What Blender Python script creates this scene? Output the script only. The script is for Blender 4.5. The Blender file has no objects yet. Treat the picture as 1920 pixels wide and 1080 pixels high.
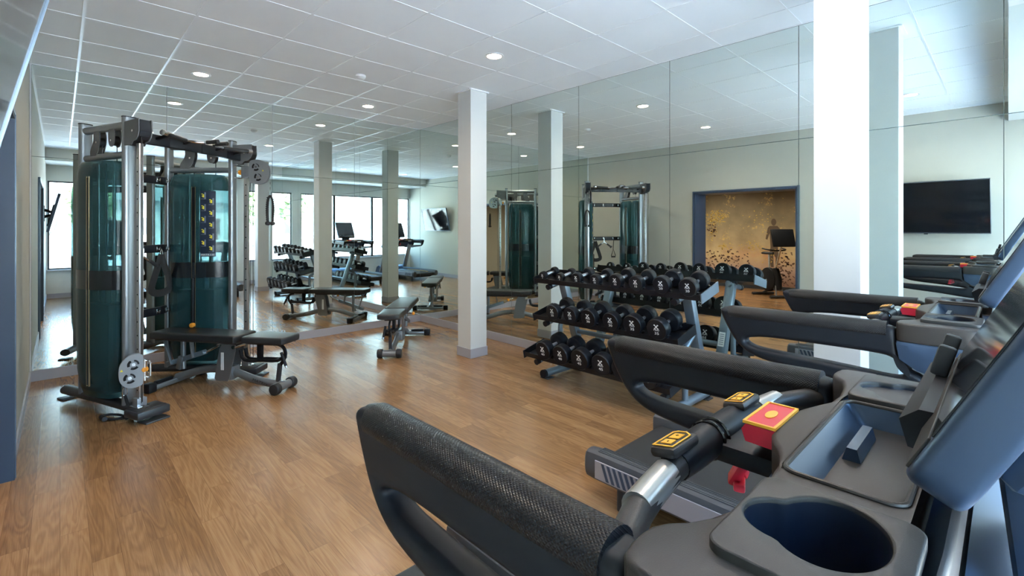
import bpy, bmesh, math, random
from mathutils import Vector, Matrix, Euler
R = math.radians
PI = math.pi
scn = bpy.context.scene
COL = scn.collection
random.seed(7)

# ------------------------------------------------------------------ measures of the room (metres)
H = 3.04          # ceiling
YA = 6.437        # mirror wall behind the cable machine
XB = 4.146        # mirror wall behind the dumbbells
XL = -0.212       # plain wall on the left
YC = -0.95        # window wall behind the camera
TILE = 0.6096
GX, GY = 0.1272, 4.7554
CAMZ = 1.4606

# ------------------------------------------------------------------ materials
def new_mat(name):
    m = bpy.data.materials.new(name); m.use_nodes = True
    nt = m.node_tree
    return m, nt, nt.nodes['Principled BSDF']

def pbr(name, col, rough=0.5, metal=0.0, coat=0.0, bump=0.0, bscale=200.0, spec=0.5, emit=None, estr=0.0, var=0.0, vscale=8.0):
    m, nt, b = new_mat(name)
    b.inputs['Base Color'].default_value = (*col, 1)
    b.inputs['Roughness'].default_value = rough
    b.inputs['Metallic'].default_value = metal
    b.inputs['Specular IOR Level'].default_value = spec
    b.inputs['Coat Weight'].default_value = coat
    b.inputs['Coat Roughness'].default_value = 0.05
    if emit:
        b.inputs['Emission Color'].default_value = (*emit, 1)
        b.inputs['Emission Strength'].default_value = estr
    tc = nt.nodes.new('ShaderNodeTexCoord')
    if bump > 0:
        n = nt.nodes.new('ShaderNodeTexNoise'); n.inputs['Scale'].default_value = bscale
        n.inputs['Detail'].default_value = 3
        bp = nt.nodes.new('ShaderNodeBump'); bp.inputs['Strength'].default_value = bump
        bp.inputs['Distance'].default_value = 0.002
        nt.links.new(tc.outputs['Object'], n.inputs['Vector'])
        nt.links.new(n.outputs['Fac'], bp.inputs['Height'])
        nt.links.new(bp.outputs['Normal'], b.inputs['Normal'])
    if var > 0:
        n = nt.nodes.new('ShaderNodeTexNoise'); n.inputs['Scale'].default_value = vscale
        r = nt.nodes.new('ShaderNodeMapRange')
        r.inputs['To Min'].default_value = 1 - var; r.inputs['To Max'].default_value = 1 + var
        mx = nt.nodes.new('ShaderNodeVectorMath'); mx.operation = 'SCALE'
        mx.inputs[0].default_value = col
        nt.links.new(tc.outputs['Object'], n.inputs['Vector'])
        nt.links.new(n.outputs['Fac'], r.inputs['Value'])
        nt.links.new(r.outputs['Result'], mx.inputs['Scale'])
        nt.links.new(mx.outputs['Vector'], b.inputs['Base Color'])
    return m

M = {}
M['wall'] = pbr('painted_wall', (0.47, 0.46, 0.40), 0.85, bump=0.15, bscale=300, var=0.03, vscale=2)
M['white_wall'] = pbr('window_wall_paint', (0.62, 0.62, 0.58), 0.85)
M['column'] = pbr('white_column_paint', (0.60, 0.60, 0.585), 0.7)
M['base'] = pbr('grey_vinyl_base', (0.36, 0.35, 0.38), 0.45)
M['tile'] = pbr('ceiling_tile', (0.88, 0.91, 0.93), 0.9, bump=0.25, bscale=500, var=0.02, vscale=3)
M['grid'] = pbr('ceiling_grid_metal', (0.88, 0.90, 0.92), 0.35)
M['navy'] = pbr('navy_lining', (0.030, 0.052, 0.095), 0.45)
M['navy_edge'] = pbr('steel_blue_edge', (0.12, 0.16, 0.23), 0.3, metal=0.6)
M['mirror'] = pbr('mirror_glass', (0.80, 0.865, 0.835), 0.0, metal=1.0)
M['mirror_back'] = pbr('mirror_backing', (0.10, 0.13, 0.12), 0.6)
M['frame_dark'] = pbr('dark_window_frame', (0.03, 0.035, 0.04), 0.4)
M['sill'] = pbr('window_sill', (0.6, 0.6, 0.6), 0.4)
M['black'] = pbr('black_plastic', (0.007, 0.0085, 0.012), 0.45, spec=0.28)
M['black_gloss'] = pbr('glossy_black', (0.006, 0.007, 0.009), 0.08)
M['rubber'] = pbr('black_rubber', (0.016, 0.018, 0.021), 0.5, bump=0.1, bscale=400)
M['urethane'] = pbr('black_urethane', (0.006, 0.008, 0.012), 0.42, spec=0.26)
M['print'] = pbr('white_print', (0.8, 0.8, 0.8), 0.5)
M['chrome'] = pbr('chrome', (0.78, 0.79, 0.80), 0.14, metal=1.0)
M['handle'] = pbr('knurled_steel_handle', (0.72, 0.73, 0.78), 0.28, metal=0.9)
M['rackpaint'] = pbr('blue_grey_steel_paint', (0.20, 0.25, 0.30), 0.32, metal=0.45)
M['frame'] = pbr('iced_silver_frame', (0.26, 0.28, 0.30), 0.30, metal=0.65)
M['frame_dk'] = pbr('dark_frame_paint', (0.055, 0.06, 0.068), 0.38, metal=0.4)
M['cover'] = pbr('grey_pulley_cover', (0.10, 0.105, 0.11), 0.45)
M['shroud'] = pbr('smoky_teal_shroud', (0.008, 0.040, 0.053), 0.15, coat=0.5, spec=0.45)
def stack_mat():
    m, nt, b = new_mat('stacked_iron_plates')
    tc = nt.nodes.new('ShaderNodeTexCoord'); sep = nt.nodes.new('ShaderNodeSeparateXYZ'); nt.links.new(tc.outputs['Object'], sep.inputs[0])
    mo = nt.nodes.new('ShaderNodeMath'); mo.operation = 'PINGPONG'; mo.inputs[1].default_value = 0.014; nt.links.new(sep.outputs['Z'], mo.inputs[0])
    gt = nt.nodes.new('ShaderNodeMath'); gt.operation = 'GREATER_THAN'; gt.inputs[1].default_value = 0.0015; nt.links.new(mo.outputs[0], gt.inputs[0])
    mx = nt.nodes.new('ShaderNodeMixRGB'); mx.inputs['Color1'].default_value = (0.002, 0.002, 0.003, 1); mx.inputs['Color2'].default_value = (0.012, 0.014, 0.018, 1)
    nt.links.new(gt.outputs[0], mx.inputs['Fac']); nt.links.new(mx.outputs[0], b.inputs['Base Color']); b.inputs['Roughness'].default_value = 0.5
    return m
M['stack'] = stack_mat()
def smoky_mat():
    m, nt, b = new_mat('smoky_teal_acrylic')
    b.inputs['Base Color'].default_value = (0.022, 0.078, 0.090, 1); b.inputs['Roughness'].default_value = 0.14
    t = nt.nodes.new('ShaderNodeBsdfTransparent'); t.inputs[0].default_value = (0.40, 0.57, 0.58, 1)
    mx = nt.nodes.new('ShaderNodeMixShader'); mx.inputs[0].default_value = 0.60
    nt.links.new(t.outputs[0], mx.inputs[1]); nt.links.new(b.outputs[0], mx.inputs[2])
    nt.links.new(mx.outputs[0], nt.nodes['Material Output'].inputs[0])
    return m
M['shroud'] = smoky_mat()
M['shroud_dk'] = pbr('dark_shroud_band', (0.010, 0.014, 0.018), 0.22)
M['brass'] = pbr('brass_strip', (0.42, 0.30, 0.17), 0.35, metal=0.8)
M['orange'] = pbr('orange_plastic', (0.85, 0.33, 0.03), 0.35)
M['amber'] = pbr('amber_print', (0.88, 0.42, 0.035), 0.4)
M['yellow'] = pbr('yellow_print', (0.80, 0.68, 0.05), 0.4)
M['red'] = pbr('red_plastic', (0.55, 0.02, 0.045), 0.28)
M['redtop'] = pbr('red_button_pad', (0.60, 0.035, 0.055), 0.4)
M['pad'] = pbr('black_vinyl_pad', (0.022, 0.024, 0.027), 0.36, bump=0.15, bscale=600)
M['cable'] = pbr('black_cable', (0.01, 0.01, 0.01), 0.4)
M['railsteel'] = pbr('brushed_steel_rail', (0.62, 0.63, 0.64), 0.28, metal=0.85)
M['sensor'] = pbr('brushed_pulse_sensor', (0.62, 0.60, 0.56), 0.30, metal=0.85)
M['plate'] = pbr('silver_pulley_plate', (0.33, 0.35, 0.37), 0.32, metal=0.6)
M['decal'] = pbr('navy_instruction_decal', (0.012, 0.022, 0.048), 0.35)
M['decal_grey'] = pbr('decal_grey_print', (0.16, 0.19, 0.24), 0.5)
M['console'] = pbr('warm_charcoal_console', (0.033, 0.028, 0.025), 0.42, spec=0.40, bump=0.12, bscale=700)
M['tray'] = pbr('charcoal_tray', (0.029, 0.027, 0.025), 0.45, spec=0.42, bump=0.12, bscale=700)
M['shell'] = pbr('slate_blue_shell', (0.040, 0.066, 0.112), 0.30, metal=0.35)
M['deck'] = pbr('charcoal_rail_top', (0.055, 0.058, 0.065), 0.5, bump=0.2, bscale=300)
M['belt'] = pbr('running_belt', (0.020, 0.022, 0.026), 0.55, bump=0.3, bscale=900)
M['silver_pl'] = pbr('silver_side_panel', (0.35, 0.36, 0.41), 0.4, metal=0.5)
M['screen'] = pbr('screen_glass', (0.012, 0.014, 0.018), 0.07)
M['bezel'] = pbr('brushed_dark_bezel', (0.16, 0.19, 0.24), 0.3, metal=0.9)
M['mast'] = pbr('satin_silver_mast', (0.36, 0.38, 0.42), 0.3, metal=0.7)
M['strap'] = pbr('black_webbing', (0.014, 0.014, 0.015), 0.8, bump=0.4, bscale=500)
M['white'] = pbr('white_plastic', (0.75, 0.75, 0.75), 0.4)
M['room_ceil'] = pbr('plain_ceiling', (0.6, 0.58, 0.54), 0.9)
M['asphalt'] = pbr('pale_paving', (0.62, 0.62, 0.61), 0.9, var=0.1, vscale=0.3)
M['leaf'] = pbr('tree_leaf', (0.20, 0.27, 0.13), 0.7, var=0.3, vscale=3)
M['bark'] = pbr('tree_bark', (0.12, 0.08, 0.05), 0.9)
M['bldg'] = pbr('pale_render', (0.6, 0.6, 0.58), 0.8)
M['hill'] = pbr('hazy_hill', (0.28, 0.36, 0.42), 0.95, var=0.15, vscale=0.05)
M['lampglow'] = pbr('lamp_lens', (1, 1, 1), 0.5, emit=(1.0, 0.80, 0.60), estr=45)

def grip_mat():
    m, nt, b = new_mat('diamond_grip_rubber')
    b.inputs['Base Color'].default_value = (0.010, 0.010, 0.011, 1)
    b.inputs['Roughness'].default_value = 0.36; b.inputs['Specular IOR Level'].default_value = 0.38
    tc = nt.nodes.new('ShaderNodeTexCoord'); mp = nt.nodes.new('ShaderNodeMapping')
    mp.inputs['Rotation'].default_value = (0, 0, R(45)); 
    sep = nt.nodes.new('ShaderNodeSeparateXYZ'); com = nt.nodes.new('ShaderNodeCombineXYZ')
    ad = nt.nodes.new('ShaderNodeMath'); ad.operation = 'ADD'
    nt.links.new(tc.outputs['Object'], sep.inputs[0])
    nt.links.new(sep.outputs['X'], ad.inputs[0]); nt.links.new(sep.outputs['Z'], ad.inputs[1])
    nt.links.new(ad.outputs[0], com.inputs['X']); nt.links.new(sep.outputs['Y'], com.inputs['Y'])
    nt.links.new(com.outputs[0], mp.inputs['Vector'])
    v = nt.nodes.new('ShaderNodeTexVoronoi'); v.inputs['Scale'].default_value = 230; v.inputs['Randomness'].default_value = 0
    v.distance = 'CHEBYCHEV'
    nt.links.new(mp.outputs['Vector'], v.inputs['Vector'])
    bp = nt.nodes.new('ShaderNodeBump'); bp.inputs['Strength'].default_value = 1.0; bp.inputs['Distance'].default_value = 0.0022
    bp.invert = True
    nt.links.new(v.outputs['Distance'], bp.inputs['Height']); nt.links.new(bp.outputs['Normal'], b.inputs['Normal'])
    return m
M['grip'] = grip_mat()

def floor_mat():
    m, nt, b = new_mat('wood_plank_floor')
    N, L = nt.nodes, nt.links
    tc = N.new('ShaderNodeTexCoord')
    mp = N.new('ShaderNodeMapping'); mp.inputs['Rotation'].default_value = (0, 0, R(90))
    L.new(tc.outputs['Object'], mp.inputs['Vector'])
    br = N.new('ShaderNodeTexBrick')
    br.offset = 0.37; br.offset_frequency = 2; br.squash = 1
    br.inputs['Color1'].default_value = (0, 0, 0, 1); br.inputs['Color2'].default_value = (1, 1, 1, 1)
    br.inputs['Mortar'].default_value = (0.5, 0.5, 0.5, 1)
    br.inputs['Scale'].default_value = 1.0; br.inputs['Mortar Size'].default_value = 0.0007
    br.inputs['Mortar Smooth'].default_value = 0.3; br.inputs['Bias'].default_value = 0
    br.inputs['Brick Width'].default_value = 0.92; br.inputs['Row Height'].default_value = 0.1016
    L.new(mp.outputs['Vector'], br.inputs['Vector'])
    # per plank random number shifts the grain
    rnd = N.new('ShaderNodeSeparateColor'); L.new(br.outputs['Color'], rnd.inputs[0])
    sc = N.new('ShaderNodeVectorMath'); sc.operation = 'MULTIPLY'; sc.inputs[1].default_value = (9.0, 0.9, 1)
    L.new(tc.outputs['Object'], sc.inputs[0])
    off = N.new('ShaderNodeCombineXYZ'); mm = N.new('ShaderNodeMath'); mm.operation = 'MULTIPLY'; mm.inputs[1].default_value = 37.0
    L.new(rnd.outputs[0], mm.inputs[0]); L.new(mm.outputs[0], off.inputs['X']); L.new(mm.outputs[0], off.inputs['Z'])
    add = N.new('ShaderNodeVectorMath'); L.new(sc.outputs[0], add.inputs[0]); L.new(off.outputs[0], add.inputs[1])
    n1 = N.new('ShaderNodeTexNoise'); n1.inputs['Scale'].default_value = 1.3; n1.inputs['Detail'].default_value = 2; n1.inputs['Distortion'].default_value = 0.6
    L.new(add.outputs[0], n1.inputs['Vector'])
    # ring pattern out of the noise = cathedral grain
    ml = N.new('ShaderNodeMath'); ml.operation = 'MULTIPLY'; ml.inputs[1].default_value = 62.0; L.new(n1.outputs['Fac'], ml.inputs[0])
    sn = N.new('ShaderNodeMath'); sn.operation = 'SINE'; L.new(ml.outputs[0], sn.inputs[0])
    sc2 = N.new('ShaderNodeVectorMath'); sc2.operation = 'MULTIPLY'; sc2.inputs[1].default_value = (260, 7, 1)
    L.new(tc.outputs['Object'], sc2.inputs[0])
    add2 = N.new('ShaderNodeVectorMath'); L.new(sc2.outputs[0], add2.inputs[0]); L.new(off.outputs[0], add2.inputs[1])
    n2 = N.new('ShaderNodeTexNoise'); n2.inputs['Scale'].default_value = 1.0; n2.inputs['Detail'].default_value = 4
    L.new(add2.outputs[0], n2.inputs['Vector'])
    # combine
    a1 = N.new('ShaderNodeMath'); a1.operation = 'MULTIPLY_ADD'; a1.inputs[1].default_value = 0.085; a1.inputs[2].default_value = 0.5
    L.new(sn.outputs[0], a1.inputs[0])
    a2 = N.new('ShaderNodeMath'); a2.operation = 'MULTIPLY_ADD'; a2.inputs[1].default_value = 0.55
    L.new(n2.outputs['Fac'], a2.inputs[0]); L.new(a1.outputs[0], a2.inputs[2])
    a3 = N.new('ShaderNodeMath'); a3.operation = 'MULTIPLY_ADD'; a3.inputs[1].default_value = 0.28
    L.new(rnd.outputs[0], a3.inputs[0]); L.new(a2.outputs[0], a3.inputs[2])
    cr = N.new('ShaderNodeValToRGB'); e = cr.color_ramp.elements
    e[0].position = 0.45; e[0].color = (0.10, 0.048, 0.022, 1)
    e[1].position = 1.30; e[1].color = (0.385, 0.225, 0.108, 1)
    k = e.new(0.85); k.color = (0.240, 0.128, 0.055, 1)
    rs = N.new('ShaderNodeMapRange'); rs.inputs['From Min'].default_value = 0.45; rs.inputs['From Max'].default_value = 1.25
    cr.color_ramp.elements[0].position = 0.0; 
    for el, p in zip(cr.color_ramp.elements, (0.0, 0.5, 1.0)): el.position = p
    L.new(a3.outputs[0], rs.inputs['Value']); L.new(rs.outputs['Result'], cr.inputs['Fac'])
    mx = N.new('ShaderNodeMixRGB'); mx.blend_type = 'MULTIPLY'; mx.inputs['Color2'].default_value = (0.45, 0.4, 0.35, 1)
    L.new(br.outputs['Fac'], mx.inputs['Fac']); L.new(cr.outputs['Color'], mx.inputs['Color1'])
    L.new(mx.outputs['Color'], b.inputs['Base Color'])
    b.inputs['Roughness'].default_value = 0.24
    bp = N.new('ShaderNodeBump'); bp.inputs['Strength'].default_value = 0.12; bp.inputs['Distance'].default_value = 0.002
    L.new(n2.outputs['Fac'], bp.inputs['Height']); L.new(bp.outputs['Normal'], b.inputs['Normal'])
    return m
M['floor'] = floor_mat()

def glass_mat():
    m = bpy.data.materials.new('window_glass'); m.use_nodes = True
    nt = m.node_tree; nt.nodes.clear()
    o = nt.nodes.new('ShaderNodeOutputMaterial'); mx = nt.nodes.new('ShaderNodeMixShader')
    t = nt.nodes.new('ShaderNodeBsdfTransparent'); t.inputs[0].default_value = (0.93, 0.97, 0.96, 1)
    g = nt.nodes.new('ShaderNodeBsdfGlossy'); g.inputs['Roughness'].default_value = 0.0
    ge = nt.nodes.new('ShaderNodeNewGeometry'); dt = nt.nodes.new('ShaderNodeVectorMath'); dt.operation = 'DOT_PRODUCT'
    nt.links.new(ge.outputs['Incoming'], dt.inputs[0]); nt.links.new(ge.outputs['Normal'], dt.inputs[1])
    last = dt.outputs['Value']
    for op, v0, v1 in (('ABSOLUTE', None, None), ('SUBTRACT', 1.0, 'x'), ('POWER', 'x', 5.0), ('MULTIPLY_ADD', 'x', 0.92)):
        q = nt.nodes.new('ShaderNodeMath'); q.operation = op
        if op == 'SUBTRACT': q.inputs[0].default_value = 1.0; nt.links.new(last, q.inputs[1])
        else:
            nt.links.new(last, q.inputs[0])
            if v1 is not None: q.inputs[1].default_value = v1
        if op == 'MULTIPLY_ADD': q.inputs[2].default_value = 0.03
        last = q.outputs[0]
    nt.links.new(last, mx.inputs[0]); nt.links.new(t.outputs[0], mx.inputs[1]); nt.links.new(g.outputs[0], mx.inputs[2])
    nt.links.new(mx.outputs[0], o.inputs[0])
    return m
M['glass'] = glass_mat()

def mural_mat():
    m, nt, b = new_mat('misty_forest_print')
    N, L = nt.nodes, nt.links
    tc = N.new('ShaderNodeTexCoord'); sep = N.new('ShaderNodeSeparateXYZ'); L.new(tc.outputs['Object'], sep.inputs[0])
    cr = N.new('ShaderNodeValToRGB'); mr = N.new('ShaderNodeMapRange'); mr.inputs['From Min'].default_value = 0.0; mr.inputs['From Max'].default_value = 2.7
    L.new(sep.outputs['Z'], mr.inputs['Value']); L.new(mr.outputs[0], cr.inputs['Fac'])
    E_ = cr.color_ramp.elements
    E_[0].position = 0.0; E_[0].color = (0.20, 0.09, 0.06, 1); E_[1].position = 1.0; E_[1].color = (0.10, 0.07, 0.035, 1)
    for p, c_ in ((0.17, (0.50, 0.33, 0.25)), (0.30, (0.70, 0.50, 0.27)), (0.42, (0.48, 0.36, 0.20)), (0.6, (0.33, 0.26, 0.15)), (0.8, (0.20, 0.15, 0.085))):
        k = E_.new(p); k.color = (*c_, 1)
    n = N.new('ShaderNodeTexNoise'); n.inputs['Scale'].default_value = 1.6; n.inputs['Detail'].default_value = 5
    L.new(tc.outputs['Object'], n.inputs['Vector'])
    mx = N.new('ShaderNodeMixRGB'); mx.blend_type = 'OVERLAY'; mx.inputs['Fac'].default_value = 0.8
    L.new(cr.outputs['Color'], mx.inputs['Color1']); L.new(n.outputs['Fac'], mx.inputs['Color2'])
    # golden leaves speckle
    v = N.new('ShaderNodeTexNoise'); v.inputs['Scale'].default_value = 14; v.inputs['Detail'].default_value = 6; v.inputs['Roughness'].default_value = 0.7
    L.new(tc.outputs['Object'], v.inputs['Vector'])
    n3 = N.new('ShaderNodeTexNoise'); n3.inputs['Scale'].default_value = 2.3; L.new(tc.outputs['Object'], n3.inputs['Vector'])
    mu = N.new('ShaderNodeMath'); mu.operation = 'MULTIPLY'; L.new(v.outputs['Fac'], mu.inputs[0]); L.new(n3.outputs['Fac'], mu.inputs[1])
    th = N.new('ShaderNodeMapRange'); th.inputs['From Min'].default_value = 0.33; th.inputs['From Max'].default_value = 0.42
    L.new(mu.outputs[0], th.inputs['Value'])
    m2 = N.new('ShaderNodeMixRGB'); m2.inputs['Color2'].default_value = (0.75, 0.50, 0.16, 1)
    L.new(th.outputs[0], m2.inputs['Fac']); L.new(mx.outputs[0], m2.inputs['Color1'])
    L.new(m2.outputs[0], b.inputs['Base Color']); b.inputs['Roughness'].default_value = 0.6
    return m
M['mural'] = mural_mat()
M['mural_dark'] = pbr('print_dark_brown', (0.12, 0.065, 0.045), 0.6)
M['mural_brown'] = pbr('print_mist_brown', (0.12, 0.08, 0.05), 0.6)
M['mural_gold'] = pbr('print_gold', (0.72, 0.48, 0.10), 0.6)
M['mural_white'] = pbr('print_white', (0.7, 0.7, 0.66), 0.6)

# ------------------------------------------------------------------ mesh helpers
class MB:
    """collects shapes into one mesh"""
    def __init__(s): s.bm = bmesh.new()
    def _merge(s, b2):
        me = bpy.data.meshes.new('t'); b2.to_mesh(me); b2.free()
        s.bm.from_mesh(me); bpy.data.meshes.remove(me)
    def box(s, c, d, bev=0.0, rot=None, seg=2):
        b = bmesh.new(); bmesh.ops.create_cube(b, size=1.0)
        bmesh.ops.scale(b, vec=d, verts=b.verts)
        if bev > 0:
            bmesh.ops.bevel(b, geom=b.edges[:], offset=min(bev, min(d) * .49), segments=seg, affect='EDGES', profile=.5)
        if rot is not None: bmesh.ops.rotate(b, cent=(0, 0, 0), matrix=rot.to_matrix() if isinstance(rot, Euler) else rot, verts=b.verts)
        bmesh.ops.translate(b, vec=c, verts=b.verts); s._merge(b); return s
    def bb(s, x0, x1, y0, y1, z0, z1, bev=0.0, seg=2):
        return s.box(((x0 + x1) / 2, (y0 + y1) / 2, (z0 + z1) / 2), (abs(x1 - x0), abs(y1 - y0), abs(z1 - z0)), bev, None, seg)
    def bar(s, p, q, w, h, bev=0.004, up=(0, 0, 1)):
        """box running from p to q, w across, h along up"""
        p, q = Vector(p), Vector(q); z = (q - p); ln = z.length; z.normalize()
        u = Vector(up); x = u.cross(z)
        if x.length < 1e-4: x = Vector((1, 0, 0)).cross(z)
        x.normalize(); y = z.cross(x)
        m = Matrix((x, y, z)).transposed()
        return s.box((p + q) / 2, (w, h, ln), bev, m)
    def cyl(s, p, q, r, r2=None, n=20, bev=0.0):
        p, q = Vector(p), Vector(q); r2 = r if r2 is None else r2
        z = (q - p); ln = z.length; z.normalize()
        b = bmesh.new(); bmesh.ops.create_cone(b, cap_ends=True, segments=n, radius1=r, radius2=r2, depth=ln)
        if bev > 0:
            es = [e for e in b.edges if len(e.link_faces) == 2 and abs(e.verts[0].co.z - e.verts[1].co.z) < 1e-6]
            bmesh.ops.bevel(b, geom=es, offset=bev, segments=3, affect='EDGES', profile=.5)
        m = Vector((0, 0, 1)).rotation_difference(z).to_matrix()
        bmesh.ops.rotate(b, cent=(0, 0, 0), matrix=m, verts=b.verts)
        bmesh.ops.translate(b, vec=(p + q) / 2, verts=b.verts); s._merge(b); return s
    def tube(s, pts, r, n=12, closed=False, cap=True, flat=1.0, smooth=0, up=None):
        pts = [Vector(p) for p in pts]
        for _ in range(smooth):
            new = [pts[0]] if not closed else []
            m = len(pts)
            for i in range(m if closed else m - 1):
                a, b_ = pts[i], pts[(i + 1) % m]
                new += [a * .75 + b_ * .25, a * .25 + b_ * .75]
            if not closed: new.append(pts[-1])
            pts = new
        b = bmesh.new(); rings = []; m = len(pts); nrm = None
        rr = r if isinstance(r, (list, tuple)) else None
        for i, p in enumerate(pts):
            if closed: t = (pts[(i + 1) % m] - pts[i - 1])
            else: t = pts[min(i + 1, m - 1)] - pts[max(i - 1, 0)]
            t.normalize()
            if nrm is None:
                a = Vector(up) if up else (Vector((0, 0, 1)) if abs(t.z) < .9 else Vector((1, 0, 0)))
                nrm = (a - t * a.dot(t)).normalized()
            else:
                nrm = (nrm - t * nrm.dot(t)).normalized()
            bn = t.cross(nrm)
            if rr: q = i / (m - 1) * (len(rr) - 1); k = min(int(q), len(rr) - 2); ri = rr[k] + (rr[k + 1] - rr[k]) * (q - k)
            else: ri = r
            rings.append([b.verts.new(p + (nrm * math.cos(2 * PI * j / n) + bn * math.sin(2 * PI * j / n) * flat) * ri) for j in range(n)])
        for i in range(m if closed else m - 1):
            A, B = rings[i], rings[(i + 1) % m]
            for j in range(n): b.faces.new((A[j], A[(j + 1) % n], B[(j + 1) % n], B[j]))
        if cap and not closed:
            b.faces.new(list(reversed(rings[0]))); b.faces.new(rings[-1])
        s._merge(b); return s
    def lathe(s, prof, c=(0, 0, 0), axis=(0, 0, 1), n=32, cap=True):
        """prof: (radius, height) list"""
        b = bmesh.new(); rings = []
        for (r, z) in prof:
            rings.append([b.verts.new((r * math.cos(2 * PI * j / n), r * math.sin(2 * PI * j / n), z)) for j in range(n)])
        for A, B in zip(rings, rings[1:]):
            for j in range(n): b.faces.new((A[j], A[(j + 1) % n], B[(j + 1) % n], B[j]))
        if cap: b.faces.new(list(reversed(rings[0]))); b.faces.new(rings[-1])
        m = Vector((0, 0, 1)).rotation_difference(Vector(axis)).to_matrix()
        bmesh.ops.rotate(b, cent=(0, 0, 0), matrix=m, verts=b.verts)
        bmesh.ops.translate(b, vec=c, verts=b.verts); s._merge(b); return s
    def loft(s, sections, cap=True):
        b = bmesh.new(); rings = [[b.verts.new(p) for p in sec] for sec in sections]
        n = len(rings[0])
        for A, B in zip(rings, rings[1:]):
            for j in range(n): b.faces.new((A[j], A[(j + 1) % n], B[(j + 1) % n], B[j]))
        if cap: b.faces.new(list(reversed(rings[0]))); b.faces.new(rings[-1])
        bmesh.ops.recalc_face_normals(b, faces=b.faces); s._merge(b); return s
    def prism(s, poly, depth, M4, bev=0.0, seg=2):
        """poly in the local XY plane, extruded both ways along Z by depth/2, put in place by M4"""
        b = bmesh.new(); vs = [b.verts.new((x, y, -depth / 2)) for x, y in poly]; f = b.faces.new(vs)
        ex = bmesh.ops.extrude_face_region(b, geom=[f]); vv = [g for g in ex['geom'] if isinstance(g, bmesh.types.BMVert)]
        bmesh.ops.translate(b, vec=(0, 0, depth), verts=vv)
        bmesh.ops.recalc_face_normals(b, faces=b.faces)
        if bev > 0:
            es = [e for e in b.edges if abs(e.verts[0].co.z - e.verts[1].co.z) < 1e-6]
            bmesh.ops.bevel(b, geom=es, offset=bev, segments=seg, affect='EDGES', profile=.5)
        bmesh.ops.transform(b, matrix=M4, verts=b.verts); s._merge(b); return s
    def sphere(s, c, r, sc=(1, 1, 1), u=20, v=12):
        b = bmesh.new(); bmesh.ops.create_uvsphere(b, u_segments=u, v_segments=v, radius=r)
        bmesh.ops.scale(b, vec=sc, verts=b.verts); bmesh.ops.translate(b, vec=c, verts=b.verts); s._merge(b); return s
    def build(s, name, mat, parent=None, smooth=35, loc=None):
        me = bpy.data.meshes.new(name)
        bmesh.ops.recalc_face_normals(s.bm, faces=s.bm.faces)
        for f in s.bm.faces: f.smooth = smooth > 0
        for e in s.bm.edges:
            if len(e.link_faces) == 2 and e.calc_face_angle(0) > R(smooth): e.smooth = False
        s.bm.to_mesh(me); s.bm.free()
        me.materials.append(mat)
        o = bpy.data.objects.new(name, me); COL.objects.link(o)
        if parent: o.parent = parent
        if loc: o.location = loc
        return o

def tag(o, label=None, cat=None, group=None, kind=None):
    if label: o['label'] = label
    if cat: o['category'] = cat
    if group: o['group'] = group
    if kind: o['kind'] = kind
    return o
def thing(name, label, cat, loc=(0, 0, 0), rz=0.0, group=None):
    o = bpy.data.objects.new(name, None); COL.objects.link(o); o.empty_display_size = .1
    o.location = loc; o.rotation_euler = (0, 0, rz)
    return tag(o, label, cat, group)
def struct(o): o['kind'] = 'structure'; return o
def kids(o): return [c for c in bpy.data.objects if c.parent == o]
def copy_tree(o, parent=None, cache={}):
    ch = kids(o); c = o.copy(); COL.objects.link(c); c.parent = parent
    for k in ch: copy_tree(k, c)
    return c
def boolean_cut(o, cutters):
    for c in cutters:
        m = o.modifiers.new('cut', 'BOOLEAN'); m.object = c; m.operation = 'DIFFERENCE'; m.solver = 'EXACT'
    bpy.context.view_layer.update()
    dg = bpy.context.evaluated_depsgraph_get(); dg.update()
    me = bpy.data.meshes.new_from_object(o.evaluated_get(dg))
    print('cut', o.name, len(o.data.polygons), len(me.polygons))
    old = o.data; o.modifiers.clear(); o.data = me; me.name = o.name
    for c in cutters: bpy.data.objects.remove(c, do_unlink=True)
    return o
def text_mesh(name, txt, size, mat, parent, M4, depth=0.0006, align='CENTER', xs=1.0):
    cu = bpy.data.curves.new(name, 'FONT'); cu.body = txt; cu.size = size; cu.extrude = depth
    cu.align_x = align; cu.align_y = 'CENTER'; cu.resolution_u = 2
    t = bpy.data.objects.new(name, cu); COL.objects.link(t)
    dg = bpy.context.evaluated_depsgraph_get(); dg.update()
    me = bpy.data.meshes.new_from_object(t.evaluated_get(dg))
    bpy.data.objects.remove(t, do_unlink=True)
    me.transform(Matrix.Diagonal((xs, 1, 1, 1))); me.transform(M4)
    me.materials.clear(); me.materials.append(mat)
    if name is None: return me
    o = bpy.data.objects.new(name, me); COL.objects.link(o); o.parent = parent
    return o
def basis(ex, ey, o):
    ex, ey = Vector(ex).normalized(), Vector(ey); ey = (ey - ex * ex.dot(ey)).normalized(); ez = ex.cross(ey)
    m = Matrix((ex, ey, ez)).transposed().to_4x4(); m.translation = Vector(o); return m
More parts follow.
